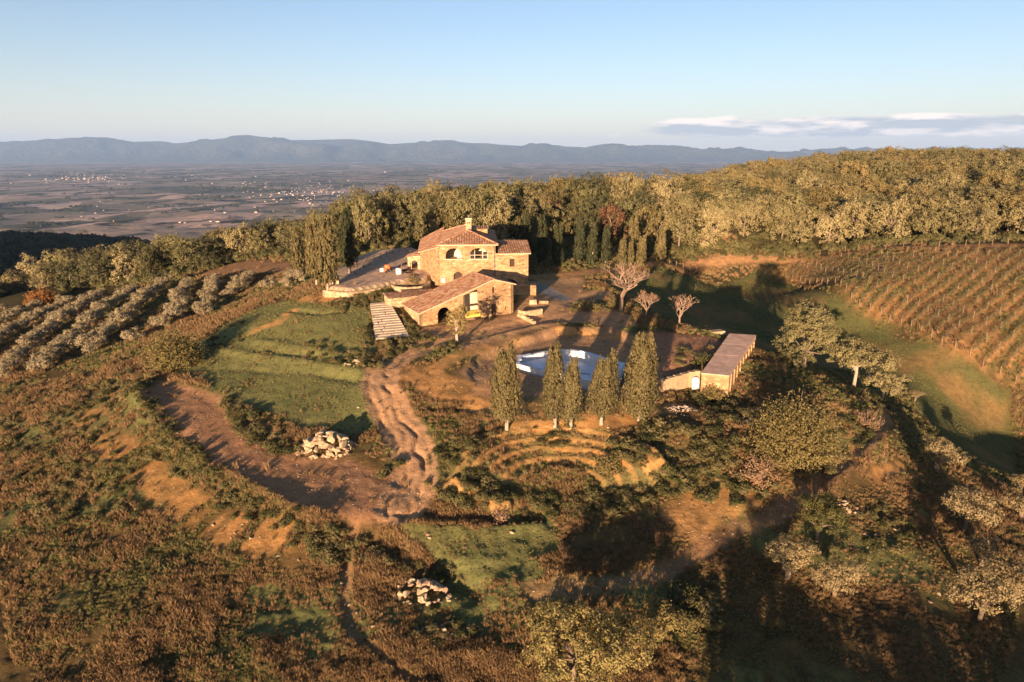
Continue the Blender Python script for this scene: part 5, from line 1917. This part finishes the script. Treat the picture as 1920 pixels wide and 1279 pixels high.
# ------------------------------------------------------------------ single trees and large shrubs
def single(name, label, cat, px, py, h, r, leafm, seed, clumps=160, per=34, size=.22, rc=.55, flat=1.0, bark=M_BARK, trunk=.5, spread=None, low=.42):
    rng = np.random.default_rng(seed)
    lobes = [((0, 0, h * .66), (r * .6, r * .6, h * .26 * flat))]
    for k in range(9):
        a = k * 2.4 + rng.uniform(-.3, .3); q = r * rng.uniform(.4, .72)
        lobes.append(((q * math.cos(a), q * math.sin(a), h * rng.uniform(low, .82)), (r * rng.uniform(.3, .45), r * rng.uniform(.3, .45), h * rng.uniform(.10, .18) * flat)))
    V, F = crown_leaves(lobes, clumps, per, size, rc, rng)
    tb = MB(); limbs(tb, (0, 0, 0), (.05, 0, h * trunk), .028 * h + .06, [l[0] for l in lobes[1:]], rng)
    return tree_thing(name, label, cat, gp(px, py), mesh_from('crown', V, F, [leafm]), tb.mesh('trunk', bark))


def shrub(label, px, py, h, r, leafm, seed, n=3600, size=.26, name='shrub', cat='shrub'):
    """broom-like shrub: leafy shoots fan up and out from the base"""
    rng = np.random.default_rng(seed)
    k = n // 16
    d = rand_dir(rng, k); d[:, 2] = np.abs(d[:, 2]) * 1.0 + .12
    d /= np.linalg.norm(d, axis=1, keepdims=True)
    ln = rng.uniform(.72, 1.06, k)
    Cs, Ns = [], []
    tb = MB()
    for j in range(k):
        tip = d[j] * np.array([r, r, h]) * ln[j]
        t = rng.uniform(.45, 1.0, 16)[:, None]
        Cs.append(tip * t + rng.normal(size=(16, 3)) * .16); Ns.append(d[j] * .8 + rng.normal(size=(16, 3)) * .7)
        if j < 26: tb.tube([(0, 0, -.2), tuple(tip * .5 + np.array([0, 0, .1 * h])), tuple(tip * .95)], [.06, .045, .015], 4)
    V, F = leaf_arrays(np.concatenate(Cs), np.concatenate(Ns), size, rng, .5)
    return tree_thing(name, label, cat, gp(px, py), mesh_from('foliage', V, F, [leafm]), tb.mesh('stems', M_BARK), 1.0, 0, None, 'foliage')


shrub('big broom like shrub between the olive grove and the green slope', 330, 685, 5.6, 4.9, M_SHRUB, 61, 11000, .30)
shrub('rusty orange autumn bush at the far left behind the olives', 80, 572, 4.6, 4.6, M_AUTUMN, 62, 4500, .42)
shrub('largest leafy shrub, right of the concrete tank', 1485, 862, 7.6, 5.6, M_SHRUB, 63, 17000, .26)
single('round_tree', 'dense round topped tree above the shaded meadow', 'tree', 1506, 690, 9.0, 5.0, WOOD_MATS[6], 64, 330, 40, .25, .6, 1.5, M_BARK, .4, None, .16)
single('spreading_tree', 'flat spreading tree with bare pale trunk on the slope edge', 'tree', 1600, 728, 7.6, 5.2, WOOD_MATS[6], 65, 260, 40, .25, .55, .75, M_BARK_PALE, .62, None, .62)
single('small_round_tree', 'rounded bushy tree right of the flat spreading tree', 'tree', 1655, 750, 4.8, 3.3, WOOD_MATS[1], 66, 120, 36, .22, .5, 1.2, M_BARK, .4, None, .35)
single('dark_oak', 'dark green round oak above the two silvery olives', 'tree', 1532, 1015, 4.6, 2.5, M_DKOAK, 67, 170, 44, .15, .38, 1.3, M_BARK, .4, None, .35)
single('near_tree', 'nearest tree with yellow green leaves at the bottom edge', 'tree', 1075, 1285, 5.6, 5.0, M_NEARTREE, 68, 420, 46, .17, .45, 1.3, M_BARK, .4, None, .30)
single('small_tree', 'slim young tree with golden leaves in front of the barn', 'tree', 857, 645, 6.1, 1.75, M_SMALLTREE, 69, 90, 26, .22, .42, 1.3, M_BARK_PALE, .6, None, .40)
single('low_tree', 'leafy low tree at the right edge below the frame centre', 'tree', 1240, 1190, 2.6, 2.2, M_SHRUB, 70, 120, 36, .16, .4, 1.2, M_BARK, .4, None, .3)
shrub('thin twiggy shrub on the rim above the orange bank', 1625, 800, 2.6, 2.4, M_DRYLEAF, 71, 900, .22)
shrub('grey pink twiggy shrub below the large leafy shrub', 1420, 900, 2.6, 2.6, M_DRYLEAF, 72, 1500, .22)
shrub('green bush at the foot of the concrete tank', 1335, 748, 1.9, 2.6, M_SHRUB, 73, 2200, .22)
shrub('green bush in the corner between pool yard and tank', 1320, 685, 1.6, 2.2, M_DKOAK, 74, 1500, .24)
shrub('feathery bush beside the track right of the gravel bank', 1105, 580, 1.5, 2.6, M_SHRUB, 75, 1800, .24)
shrub('low bush under the large bare tree', 1150, 577, 1.8, 1.5, M_SHRUB, 76, 1000, .26)
shrub('bush growing in the bed beside the house porch', 775, 530, 1.5, 1.4, M_SHRUB, 77, 900, .2)
shrub('reedy tuft in the middle of the stepped bowl', 1140, 885, 1.8, 1.8, M_SHRUB, 78, 1600, .22)
shrub('upright brown weed clump on the lower dirt mound', 938, 980, 1.7, 1.1, M_DRYLEAF, 79, 700, .18)


def bare_tree(label, px, py, h, r, seed, depth=5, dry=0, split=3):
    rng = random.Random(seed)
    g = gp(px, py)
    tk = MB(); tw = MB()
    tips = []

    def grow(p, d, ln, rad, lev):
        q = p + d * ln * .5 + Vector((rng.uniform(-.06, .06), rng.uniform(-.06, .06), 0)) * ln
        e = p + d * ln
        (tk if lev < 2 else tw).tube([p, q, e], [rad, rad * .85, rad * .7], 6 if lev < 2 else 4, False)
        if lev >= depth:
            tips.append(e); return
        for k in range(split if lev else split + 1):
            a = rng.uniform(0, 6.28)
            sp = rng.uniform(.5, 1.0)
            o = Vector((math.cos(a), math.sin(a), rng.uniform(.0, .55))) * sp
            nd = (d + o).normalized()
            nd.z = max(nd.z, -.05)
            grow(p.lerp(e, rng.uniform(.7, 1)), nd.normalized(), ln * rng.uniform(.62, .86), rad * .62, lev + 1)
    grow(Vector((0, 0, -.2)), Vector((.03, 0, 1)), h * .24, .021 * h, 0)
    zs_ = sorted(t.z for t in tips); rs_ = sorted(t.xy.length for t in tips)
    zmax = zs_[int(len(zs_) * .96)]; rmax = rs_[int(len(rs_) * .93)]
    for b in (tk, tw):
        b.v = [(v[0] * r / rmax, v[1] * r / rmax, v[2] * h / zmax) for v in b.v]
    R = empty('bare_tree', g); tag(R, label, 'tree')
    tk.build('trunk', M_TWIG, R); tag(tw.build('twigs', M_TWIG, R), kind='stuff')
    if dry:
        nr = np.random.default_rng(seed)
        C = np.array([(t.x * r / rmax, t.y * r / rmax, t.z * h / zmax) for t in tips])
        C = np.repeat(C, dry, 0) + nr.normal(size=(len(C) * dry, 3)) * .12
        V, F = leaf_arrays(C, rand_dir(nr, len(C)), .16, nr)
        obj('leaves', mesh_from('leaves', V, F, [M_DRYLEAF]), R)


M_TWIG = simple_mat('twig_bark', (.20, .135, .09), (.32, .22, .15), 4, 0.3, 0.02)
bare_tree('large bare branched tree with pinkish twigs beside the yard', 1163, 583, 8.6, 5.2, 5, 5, 0, 3)
bare_tree('small half bare tree with dry leaves right of the large bare tree', 1212, 596, 4.4, 2.0, 21, 4, 8, 3)
bare_tree('thin half shaded bare tree nearest the dark meadow', 1273, 608, 4.8, 2.2, 33, 4, 5, 3)


# ------------------------------------------------------------------ vineyard
def vineyard():
    M_VINE = leaf_mat('vine_leaves', (.075, .068, .024), (.19, .145, .055), .2, .3)
    M_VPOST = simple_mat('vine_post', (.20, .145, .09), (.32, .24, .16), 5, 0.2, 0.01)
    a = _va
    d = np.array([math.sin(a), math.cos(a)]); n = np.array([d[1], -d[0]])
    P = np.array([p[:2] for p in VINE_POLY])
    c0 = np.array(VINE_C)
    pn = (P - c0) @ n
    post = MB(); post.tube([(0, 0, -.3), (0, 0, 1.6)], .045, 5); pm = post.mesh('post', M_VPOST)
    vr = np.random.default_rng(3)
    row = 0; rown = 0
    k = math.ceil(pn.min() / 2.3) * 2.3
    while k < pn.max() - 1:
        s = np.arange(-160, 160, 1.0)
        pts = c0 + n * k + s[:, None] * d
        inside = sd_poly(pts[:, 0], pts[:, 1], VINE_POLY) > 0.2
        vis = inside & (np.degrees(np.arctan2(pts[:, 0], pts[:, 1])) < 40.5)
        if vis.sum() > 6:
            q = pts[vis]; z = H(q[:, 0], q[:, 1])
            R = empty('vine_row', (q[0, 0], q[0, 1], z[0]))
            rown += 1
            tag(R, '%s vine row on posts counted from the upper left end of the vineyard' % nth(rown), 'vine row', 'vineyard rows')
            o = np.array([q[0, 0], q[0, 1], z[0]])
            step = 7
            for j in range(0, len(q), step):
                p = obj('post', pm, R, (q[j, 0] - o[0], q[j, 1] - o[1], z[j] - o[2]))
            # vines: trunk stubs and leaves along the wire
            L = len(q)
            m = L * 30
            t = vr.random(m) * (L - 1)
            i0 = t.astype(int); f = (t - i0)[:, None]
            i1 = np.minimum(i0 + 1, L - 1)
            Q = np.c_[q, z]
            C = Q[i0] * (1 - f) + Q[i1] * f
            dens = vnoise(t * .5 + row * 7.7, np.zeros(m) + row, 5)
            keep = dens > .2
            C = C[keep]
            C[:, :2] += vr.normal(size=(len(C), 2)) * .11
            C[:, 2] += .45 + vr.random(len(C)) ** .8 * 1.0
            V, F = leaf_arrays(C - o, rand_dir(vr, len(C)) + np.array([0, -.2, .3]), .21, vr)
            f_ = obj('vine_leaves', mesh_from('vine_leaves', V, F, [M_VINE]), R)
            w = MB()
            for hz in (.75, 1.45): w.tube([(Q[j] - o) + np.array([0, 0, hz]) for j in range(0, L, 6)], .02, 3, False)
            w.build('wire', M_METAL, R)
        k += 2.3; row += 1


vineyard()


def lane_fence():
    pts = [Vector(gp(x, y)) for x, y in ((1255, 497), (1330, 492), (1400, 486), (1470, 482), (1560, 476), (1660, 470), (1760, 465), (1860, 461), (1919, 460))]
    R = empty('lane_fence', pts[0]); tag(R, 'wire fence on pale wooden posts along the lane above the vineyard', 'fence')
    b = MB(); b.tube([(0, 0, -.3), (0, 0, 1.7)], .07, 5); pm = b.mesh('post', M_WOOD)
    top = []
    for i in range(len(pts) - 1):
        n = int((pts[i + 1] - pts[i]).length / 3.0)
        for k in range(n):
            p = pts[i].lerp(pts[i + 1], k / n); z = h1(p.x, p.y)
            q = Vector((p.x, p.y, z)) - pts[0]
            obj('post', pm, R, q); top.append(q)
    for hz in (.6, 1.4):
        b = MB(); b.tube([t + Vector((0, 0, hz)) for t in top], .02, 3, False); b.build('wire', M_METAL, R)


lane_fence()
g = Vector(gp(1381, 488))
b = MB()
for s in (-1, 1): b.tube([(s * .9, 0, 0), (0, 0, 1.7)], .09, 5)
b.tube([(-.5, 0, .8), (.5, 0, .8)], .06, 5)
o = b.build('timber_brace', M_WOOD); o.location = g; tag(o, 'a shaped timber brace beside the lane below the oaks', 'brace')


# ------------------------------------------------------------------ grass, weeds and scrub (uncountable)
def tuft(seed, n=18, h=.45, w=.045, spread=.22, lean=.35):
    rng = np.random.default_rng(seed)
    a = rng.uniform(0, 6.283, n); q = spread * np.sqrt(rng.random(n))
    bx, by = q * np.cos(a), q * np.sin(a)
    hh = h * rng.uniform(.55, 1.25, n)
    tx = bx + rng.normal(size=n) * lean * hh; ty = by + rng.normal(size=n) * lean * hh
    d = rng.uniform(0, 6.283, n); ww = w * rng.uniform(.6, 1.4, n)
    V = np.zeros((n, 4, 3))
    V[:, 0] = np.c_[bx - ww * np.cos(d), by - ww * np.sin(d), np.full(n, -.05)]
    V[:, 1] = np.c_[bx + ww * np.cos(d), by + ww * np.sin(d), np.full(n, -.05)]
    V[:, 2] = np.c_[(bx + tx) / 2 + ww * .9 * np.cos(d), (by + ty) / 2 + ww * .9 * np.sin(d), hh * .6]
    V[:, 3] = np.c_[tx, ty, hh]
    return V.reshape(-1, 3), np.arange(4 * n).reshape(-1, 4)


def weed(seed, n=60, h=.5, r=.4, size=.14):
    rng = np.random.default_rng(seed)
    d = rand_dir(rng, n); d[:, 2] = np.abs(d[:, 2])
    C = d * np.array([r, r, h]) * (rng.random((n, 1)) ** .4)
    V, F = leaf_arrays(C, d + rng.normal(size=(n, 3)) * .6 + np.array([0, 0, .3]), size, rng, .55)
    return V, F


M_GDRY = leaf_mat('dry_grass_blades', (.16, .096, .040), (.37, .240, .115), .3, .6)
M_GGRN = leaf_mat('green_grass_blades', (.12, .122, .038), (.285, .245, .092), .3, .6)
M_GDK = leaf_mat('dark_weed_leaves', (.040, .048, .016), (.105, .098, .034), .25, .6)
M_SCRUB = leaf_mat('scrub_leaves', (.070, .072, .026), (.175, .150, .058), .25, .6)
M_RUSTW = leaf_mat('rusty_weed_leaves', (.11, .068, .034), (.22, .135, .068), .25, .6)


def polar_points(n, r0, r1, a0, a1, rng):
    a = np.radians(rng.uniform(a0, a1, n)); r = np.exp(rng.uniform(math.log(r0), math.log(r1), n))
    return r * np.sin(a), r * np.cos(a)


gr = np.random.default_rng(77)
gx, gy = polar_points(230000, 33, 200, -41, 41, gr)
gcol = soil_colour(gx, gy)
bare_ = gcol[:, 0]
gr_u = gr.random(len(gx))
BLD = [[(-19.5, 108), (-13.8, 101.2), (1.2, 109.2), (-3.5, 117.5), (-13, 127), (-20, 127)], [(-13, 119), (5, 119), (5, 140), (-20, 148), (-20, 127)], [p for p in POOL_RIM],
       [at_z(x, y, -1) for x, y in ((1310, 700), (1370, 706), (1420, 636), (1365, 630))], [gp(694, 571)[:2], gp(732, 570)[:2], gp(769, 632)[:2], gp(703, 639)[:2]]]
free = np.ones(len(gx), bool)
for b in BLD: free &= sd_poly(gx, gy, b) < 0.2
_gr = gp(795, 1112)
free &= (np.hypot((gx - _gr[0]) / 1.3, gy - _gr[1]) > 2.0) | (gr_u < .12)
cover = np.where(bare_ < .13, 1.0, np.where(bare_ < .20, .25, .012))
vd = sd_poly(gx, gy, VINE_POLY) > 0
cover = np.where(vd, .35, cover)
green_a = np.maximum.reduce([sd_poly(gx, gy, GREEN_SLOPE), sd_poly(gx, gy, LAWN), sd_poly(gx, gy, MEADOW_R)]) + 2.4 * fbm(gx, gy, 4.0, 41, 4) > 0
patch = fbm(gx, gy, 3.2, 401, 3)
cover = cover * np.where(green_a, 1.0, sstep(-.55, -.15, patch))
keep = free & (gr_u < cover)
fz = fbm(gx, gy, 7.0, 91, 4)
fz2 = fbm(gx, gy, 2.2, 95, 3)
gz = H(gx, gy)
rr_ = np.hypot(gx, gy)
kind = np.full(len(gx), -1)
left_fg = (~green_a)
p = gr.random(len(gx))
# 0 dry grass, 1 green grass, 2 dark weeds, 3 rusty weeds
fz0 = fbm(gx, gy, 17.0, 97, 3)
dryness = np.clip(.45 + 1.0 * fz + .4 * fz2 + 1.3 * fz0 - .28 * (gx > 6) * (rr_ > 44) + .40 * sstep(62, 46, rr_) * (gx < 4), .05, .95)
kind = np.where(p < dryness * .86, 0, np.where(p < dryness, 3, np.where(p < dryness + (1 - dryness) * .55, 1, 2)))
mead_ = sd_poly(gx, gy, MEADOW_R) > 0
kind = np.where(green_a, np.where(p < np.where(mead_, .02, .10 + .25 * (fz2 > .25)), 0, 1), kind)
kind[~keep] = -1
short = green_a
for name, lab, k, src, mat, hbase in (('dry_grass', 'tawny dry grass tufts over the foreground slope', 0, tuft(1, 30, .52, .024, .26, .38), M_GDRY, 1.0),
                                      ('green_grass', 'short green grass on the banks and lawns', 1, tuft(2, 26, .34, .032, .26, .45), M_GGRN, 1.0),
                                      ('weeds', 'dark green weeds among the dry grass', 2, weed(3, 80, .42, .36, .10), M_GDK, 1.0),
                                      ('rusty_weeds', 'rust coloured dead weeds among the grass', 3, weed(4, 70, .55, .32, .10), M_RUSTW, 1.0)):
    m = kind == k
    me = mesh_from(name + '_blades', src[0], src[1], [mat])
    sc = gr.uniform(.6, 1.35, m.sum()) * (0.30 + rr_[m] / 270.0) * np.where(short[m], .55, 1.0) * np.where(mead_[m], .5, 1.0) * np.where((gx[m] > 12) & (rr_[m] < 75), .62, 1.0) * (1 + .9 * np.clip(patch[m], -.5, .9))
    scatter(name, lab, name.replace('_', ' '), me, np.c_[gx[m], gy[m], gz[m]], gr.uniform(0, 6.283, m.sum()), sc)

# scrub patches: where the photo shows thick bushy growth
SCRUB = [([(800, 860), (840, 815), (930, 812), (925, 850), (880, 880), (840, 930), (800, 920)], 32, .7), ([(880, 880), (930, 905), (960, 960), (900, 975), (830, 940)], 50, .8),
         ([(940, 925), (1060, 940), (1200, 915), (1230, 940), (1150, 975), (980, 975)], 85, .8), ([(1190, 800), (1300, 800), (1420, 830), (1450, 930), (1360, 950), (1250, 930), (1220, 880)], 150, .85),
         ([(1300, 740), (1390, 745), (1400, 790), (1330, 800)], 50, .9), ([(1000, 800), (1080, 790), (1070, 850), (1010, 850)], 22, .6), ([(1130, 830), (1200, 820), (1210, 880), (1150, 880)], 40, .8),
         ([(690, 900), (760, 860), (745, 885), (720, 900)], 8, .7), ([(260, 720), (300, 760), (440, 905), (560, 960), (640, 1010), (560, 1030), (400, 960), (280, 860)], 150, .7),
         ([(390, 735), (480, 775), (560, 850), (530, 860), (450, 815)], 70, .8), ([(690, 590), (700, 575), (690, 660), (715, 690), (675, 690)], 60, .7), ([(735, 575), (790, 630), (870, 640), (860, 650), (780, 655), (720, 680)], 70, .7),
         ([(700, 545), (735, 545), (735, 572), (640, 585), (610, 575)], 50, .7), ([(560, 990), (690, 1000), (760, 1060), (900, 1095), (850, 1075), (720, 1060), (600, 1060)], 95, .65),
         ([(250, 690), (330, 690), (270, 730), (180, 790), (150, 740)], 60, .8), ([(1270, 650), (1335, 650), (1320, 690), (1270, 690)], 22, .6), ([(1500, 880), (1600, 780), (1660, 760), (1640, 820), (1560, 900)], 60, .7),
         ([(1240, 1100), (1340, 1060), (1330, 1180), (1230, 1180)], 30, .9), ([(760, 1150), (900, 1150), (920, 1200), (780, 1210)], 26, .5), ([(1560, 960), (1700, 930), (1720, 1050), (1600, 1060)], 36, .6), ([(1060, 570), (1120, 565), (1160, 590), (1080, 590)], 26, .7),
         ([(420, 610), (470, 600), (440, 660), (380, 700), (350, 690)], 20, .6), ([(0, 720), (160, 760), (260, 900), (300, 1000), (100, 1000), (0, 900)], 230, .7), ([(560, 645), (690, 650), (700, 690), (600, 690)], 40, .6)]
sx, sy, ss = [], [], []
for poly, n, sc in SCRUB:
    P = [gp(*q) for q in poly]
    P = np.array([q for q in P if q is not None])
    lo = P[:, :2].min(0); hi = P[:, :2].max(0)
    got = 0; tries = 0
    while got < n and tries < 40:
        q = gr.uniform(lo, hi, (n * 2, 2))
        ok = (sd_poly(q[:, 0], q[:, 1], P) + .8 * fbm(q[:, 0], q[:, 1], 3, 8, 2)) > 0
        for b in BLD: ok &= sd_poly(q[:, 0], q[:, 1], b) < -.3
        q = q[ok][:n - got]
        sx += list(q[:, 0]); sy += list(q[:, 1]); ss += list(gr.uniform(.55, 1.3, len(q)) * sc)
        got += len(q); tries += 1
sx = np.array(sx); sy = np.array(sy); ss = np.array(ss)
sz = H(sx, sy)
pk = gr.integers(0, 5, len(sx))
M_SCRUB2 = leaf_mat('scrub_tip_leaves', (.10, .088, .034), (.23, .185, .078), .25, .6)
for v in range(5):
    rng = np.random.default_rng(900 + v)
    lobes = [((0, 0, .45), (.55, .55, .42)), ((.4, .1, .35), (.4, .4, .3)), ((-.35, .25, .4), (.42, .4, .34)), ((0, -.4, .3), (.38, .38, .28))]
    V, F = crown_leaves(lobes, 40, 12, .17, .26, rng, .2, .9, -.2)
    m = pk == v
    scatter('scrub', 'thick low scrub on the banks round the pool and bowl', 'scrub', mesh_from('scrub_leaves', V, F, [M_SCRUB if v < 2 else (M_GDK if v < 3 else M_SCRUB2)]), np.c_[sx[m], sy[m], sz[m] - .05], gr.uniform(0, 6.28, m.sum()), ss[m])

# understorey along the foot of the woods
ux, uy = [], []
F2 = WOOD_FRONT[2:-2]
for i in range(len(F2) - 1):
    a_ = np.array(F2[i]); b_ = np.array(F2[i + 1]); n_ = max(1, int(np.hypot(*(b_ - a_)) / .55))
    for k in range(n_):
        q = a_ + (b_ - a_) * k / n_ + gr.normal(size=2) * np.array([.8, 1.6]) + np.array([0, 2.0])
        ux.append(q[0]); uy.append(q[1])
ux = np.array(ux); uy = np.array(uy)
okk = np.ones(len(ux), bool)
for b in BLD: okk &= sd_poly(ux, uy, b) < -2
ux, uy = ux[okk], uy[okk]
rng = np.random.default_rng(990)
V, F = crown_leaves([((0, 0, .8), (1.1, 1.1, .9)), ((.8, .3, .6), (.8, .8, .6)), ((-.8, .1, .7), (.8, .8, .7))], 40, 14, .34, .45, rng, .2, .9, -.2)
scatter('undergrowth', 'bushy undergrowth along the foot of the woods', 'undergrowth', mesh_from('undergrowth_leaves', V, F, [M_SCRUB]), np.c_[ux, uy, H(ux, uy) - .1], gr.uniform(0, 6.28, len(ux)), gr.uniform(.5, 1.5, len(ux)))

# pebbles on the banks
bx_, by_ = polar_points(26000, 36, 110, -38, 38, gr)
bc = soil_colour(bx_, by_)
m = (bc[:, 0] > .2) & (gr.random(len(bx_)) < .30) & (sd_poly(bx_, by_, TERRACE) < 0)
for b in BLD: m &= sd_poly(bx_, by_, b) < 0
bx_, by_ = bx_[m], by_[m]
scatter('pebbles', 'small stones strewn over the bare earth', 'pebbles', RUBBLE[0], np.c_[bx_, by_, H(bx_, by_)], gr.uniform(0, 6.28, len(bx_)), gr.uniform(.03, .12, len(bx_)))


# ------------------------------------------------------------------ trees on the slope under and behind the camera side
M_OFF = [(12.5, 14, 6.2, 3.6, 'oak on the near slope left of the lower olives'), (17.5, 12, 6.4, 3.6, 'second oak on the near slope below the olives'),
         (22.5, 15, 6.0, 3.2, 'third oak on the near slope below the olives'), (29, 17, 5.0, 3.4, 'oak on the near slope at the lower right')]
for k, (x, y, h, r, lab) in enumerate(M_OFF):
    V, F, tb = oak_parts(800 + k, h, r, 130, 40, .34, .8)
    tree_thing('oak_tree', lab, 'tree', (x, y, h1(x, y)), mesh_from('crown', V, F, [M_OAK]), tb.mesh('trunk', M_BARK))
for k, (x, y, h, r) in enumerate(((12.0, 20, 9.6, 2.6), (9.0, 18, 7.6, 2.6))):
    V, F, tb = oak_parts(850 + k, h, r, 130, 40, .30, .6)
    tree_thing('oak_tree', ['taller', 'shorter'][k] + ' slim oak on the near slope beside the oaks', 'tree', (x, y, h1(x, y)), mesh_from('crown', V, F, [M_OAK]), tb.mesh('trunk', M_BARK))


# ------------------------------------------------------------------ far woods, hedgerows and houses of the plain
def blob_mesh(seed):
    rng = np.random.default_rng(seed)
    V, F = crown_leaves([((0, 0, 3), (5, 4, 3.2)), ((4, 2, 2.4), (3.4, 3, 2.4)), ((-4, -1, 2.6), (3.6, 3, 2.6))], 26, 10, 2.3, 1.6, rng, .1, .7, -.1)
    return mesh_from('far_tree', V, F, [M_FAR])


M_FAR = leaf_mat('far_tree_leaves', (.030, .036, .014), (.075, .070, .028), .1, .5)
BL = [blob_mesh(k) for k in range(3)]
fr = np.random.default_rng(21)
# wooded hill and valley on the left
hx, hy = polar_points(9000, 235, 900, -46, 4, fr)
ok = (sd_poly(hx, hy, WOOD) < -6)
hx, hy = hx[ok], hy[ok]
scatter('valley_woods', 'dark woods filling the shaded valley beyond the grove', 'woods', BL[0], np.c_[hx, hy, H(hx, hy) - .5], fr.uniform(0, 6.28, len(hx)), fr.uniform(.5, 1.0, len(hx)))
fx, fy = polar_points(42000, 900, 13000, -42, 30, fr)
n1 = fbm(fx, fy, 700, 301, 4); n2 = np.abs(fbm(fx, fy, 420, 311, 2))
ok = (n1 > .30) | (n2 < .012)
fx, fy = fx[ok], fy[ok]
scatter('plain_trees', 'dark hedgerows and tree belts across the distant plain', 'trees', BL[1], np.c_[fx, fy, plain_z(fx, fy) - .5], fr.uniform(0, 6.28, len(fx)), fr.uniform(.6, 1.5, len(fx)) * (1 + np.hypot(fx, fy) / 9000))


def far_houses():
    mw = simple_mat('far_house_wall', (.42, .34, .27), (.58, .48, .39), .05, 0)
    mr = simple_mat('far_house_roof', (.36, .20, .13), (.46, .28, .19), .05, 0)
    shapes = []
    for k, (w, d, h) in enumerate(((14, 10, 7), (22, 11, 8), (12, 12, 10))):
        V = [(-w / 2, -d / 2, -4), (w / 2, -d / 2, -4), (w / 2, d / 2, -4), (-w / 2, d / 2, -4), (-w / 2, -d / 2, h), (w / 2, -d / 2, h), (w / 2, d / 2, h), (-w / 2, d / 2, h), (-w / 2, 0, h + 3), (w / 2, 0, h + 3)]
        F = [(0, 1, 5, 4), (1, 2, 6, 9, 5), (2, 3, 7, 6), (3, 0, 4, 8, 7), (4, 5, 9, 8), (6, 7, 8, 9)]
        shapes.append(mesh_from('house', V, F, [mw, mr], False, [0, 0, 0, 0, 1, 1]))
    hr = random.Random(9)
    sets = [('tiny pale house of the left hand town far out on the plain', 'houses of the far left town', 105, (72, 236, 326, 340), 1.35), ('tiny pale building of the spread out town in the middle plain', 'houses of the middle town', 150, (430, 700, 340, 382), 1.0),
            ('tiny pale house among fields on the near plain', 'scattered houses on the near plain', 22, (130, 560, 372, 412), .8), ('tiny pale house strewn over the far plain', 'scattered houses on the far plain', 40, (0, 900, 312, 345), 1.5)]
    for lab, grp, n, (x0, x1, y0, y1), sc in sets:
        for i in range(n):
            if n > 60:
                px = hr.gauss((x0 + x1) / 2, (x1 - x0) / 4.2); py = hr.gauss((y0 + y1) / 2, (y1 - y0) / 4.5)
            else:
                px = hr.uniform(x0, x1); py = hr.uniform(y0, y1)
            x, y, _ = at_z(px, py, -285)
            z = float(plain_z(np.array([x]), np.array([y]))[0])
            o = obj('house', shapes[hr.randrange(3)]); o.location = (x, y, z); o.rotation_euler = (0, 0, hr.uniform(-.6, .6))
            s = .42 * sc * hr.uniform(.7, 1.25) * (1.5 if hr.random() < .12 else 1)
            o.scale = (s * hr.uniform(.9, 1.5), s, s)
            tag(o, lab, 'house', grp)


far_houses()
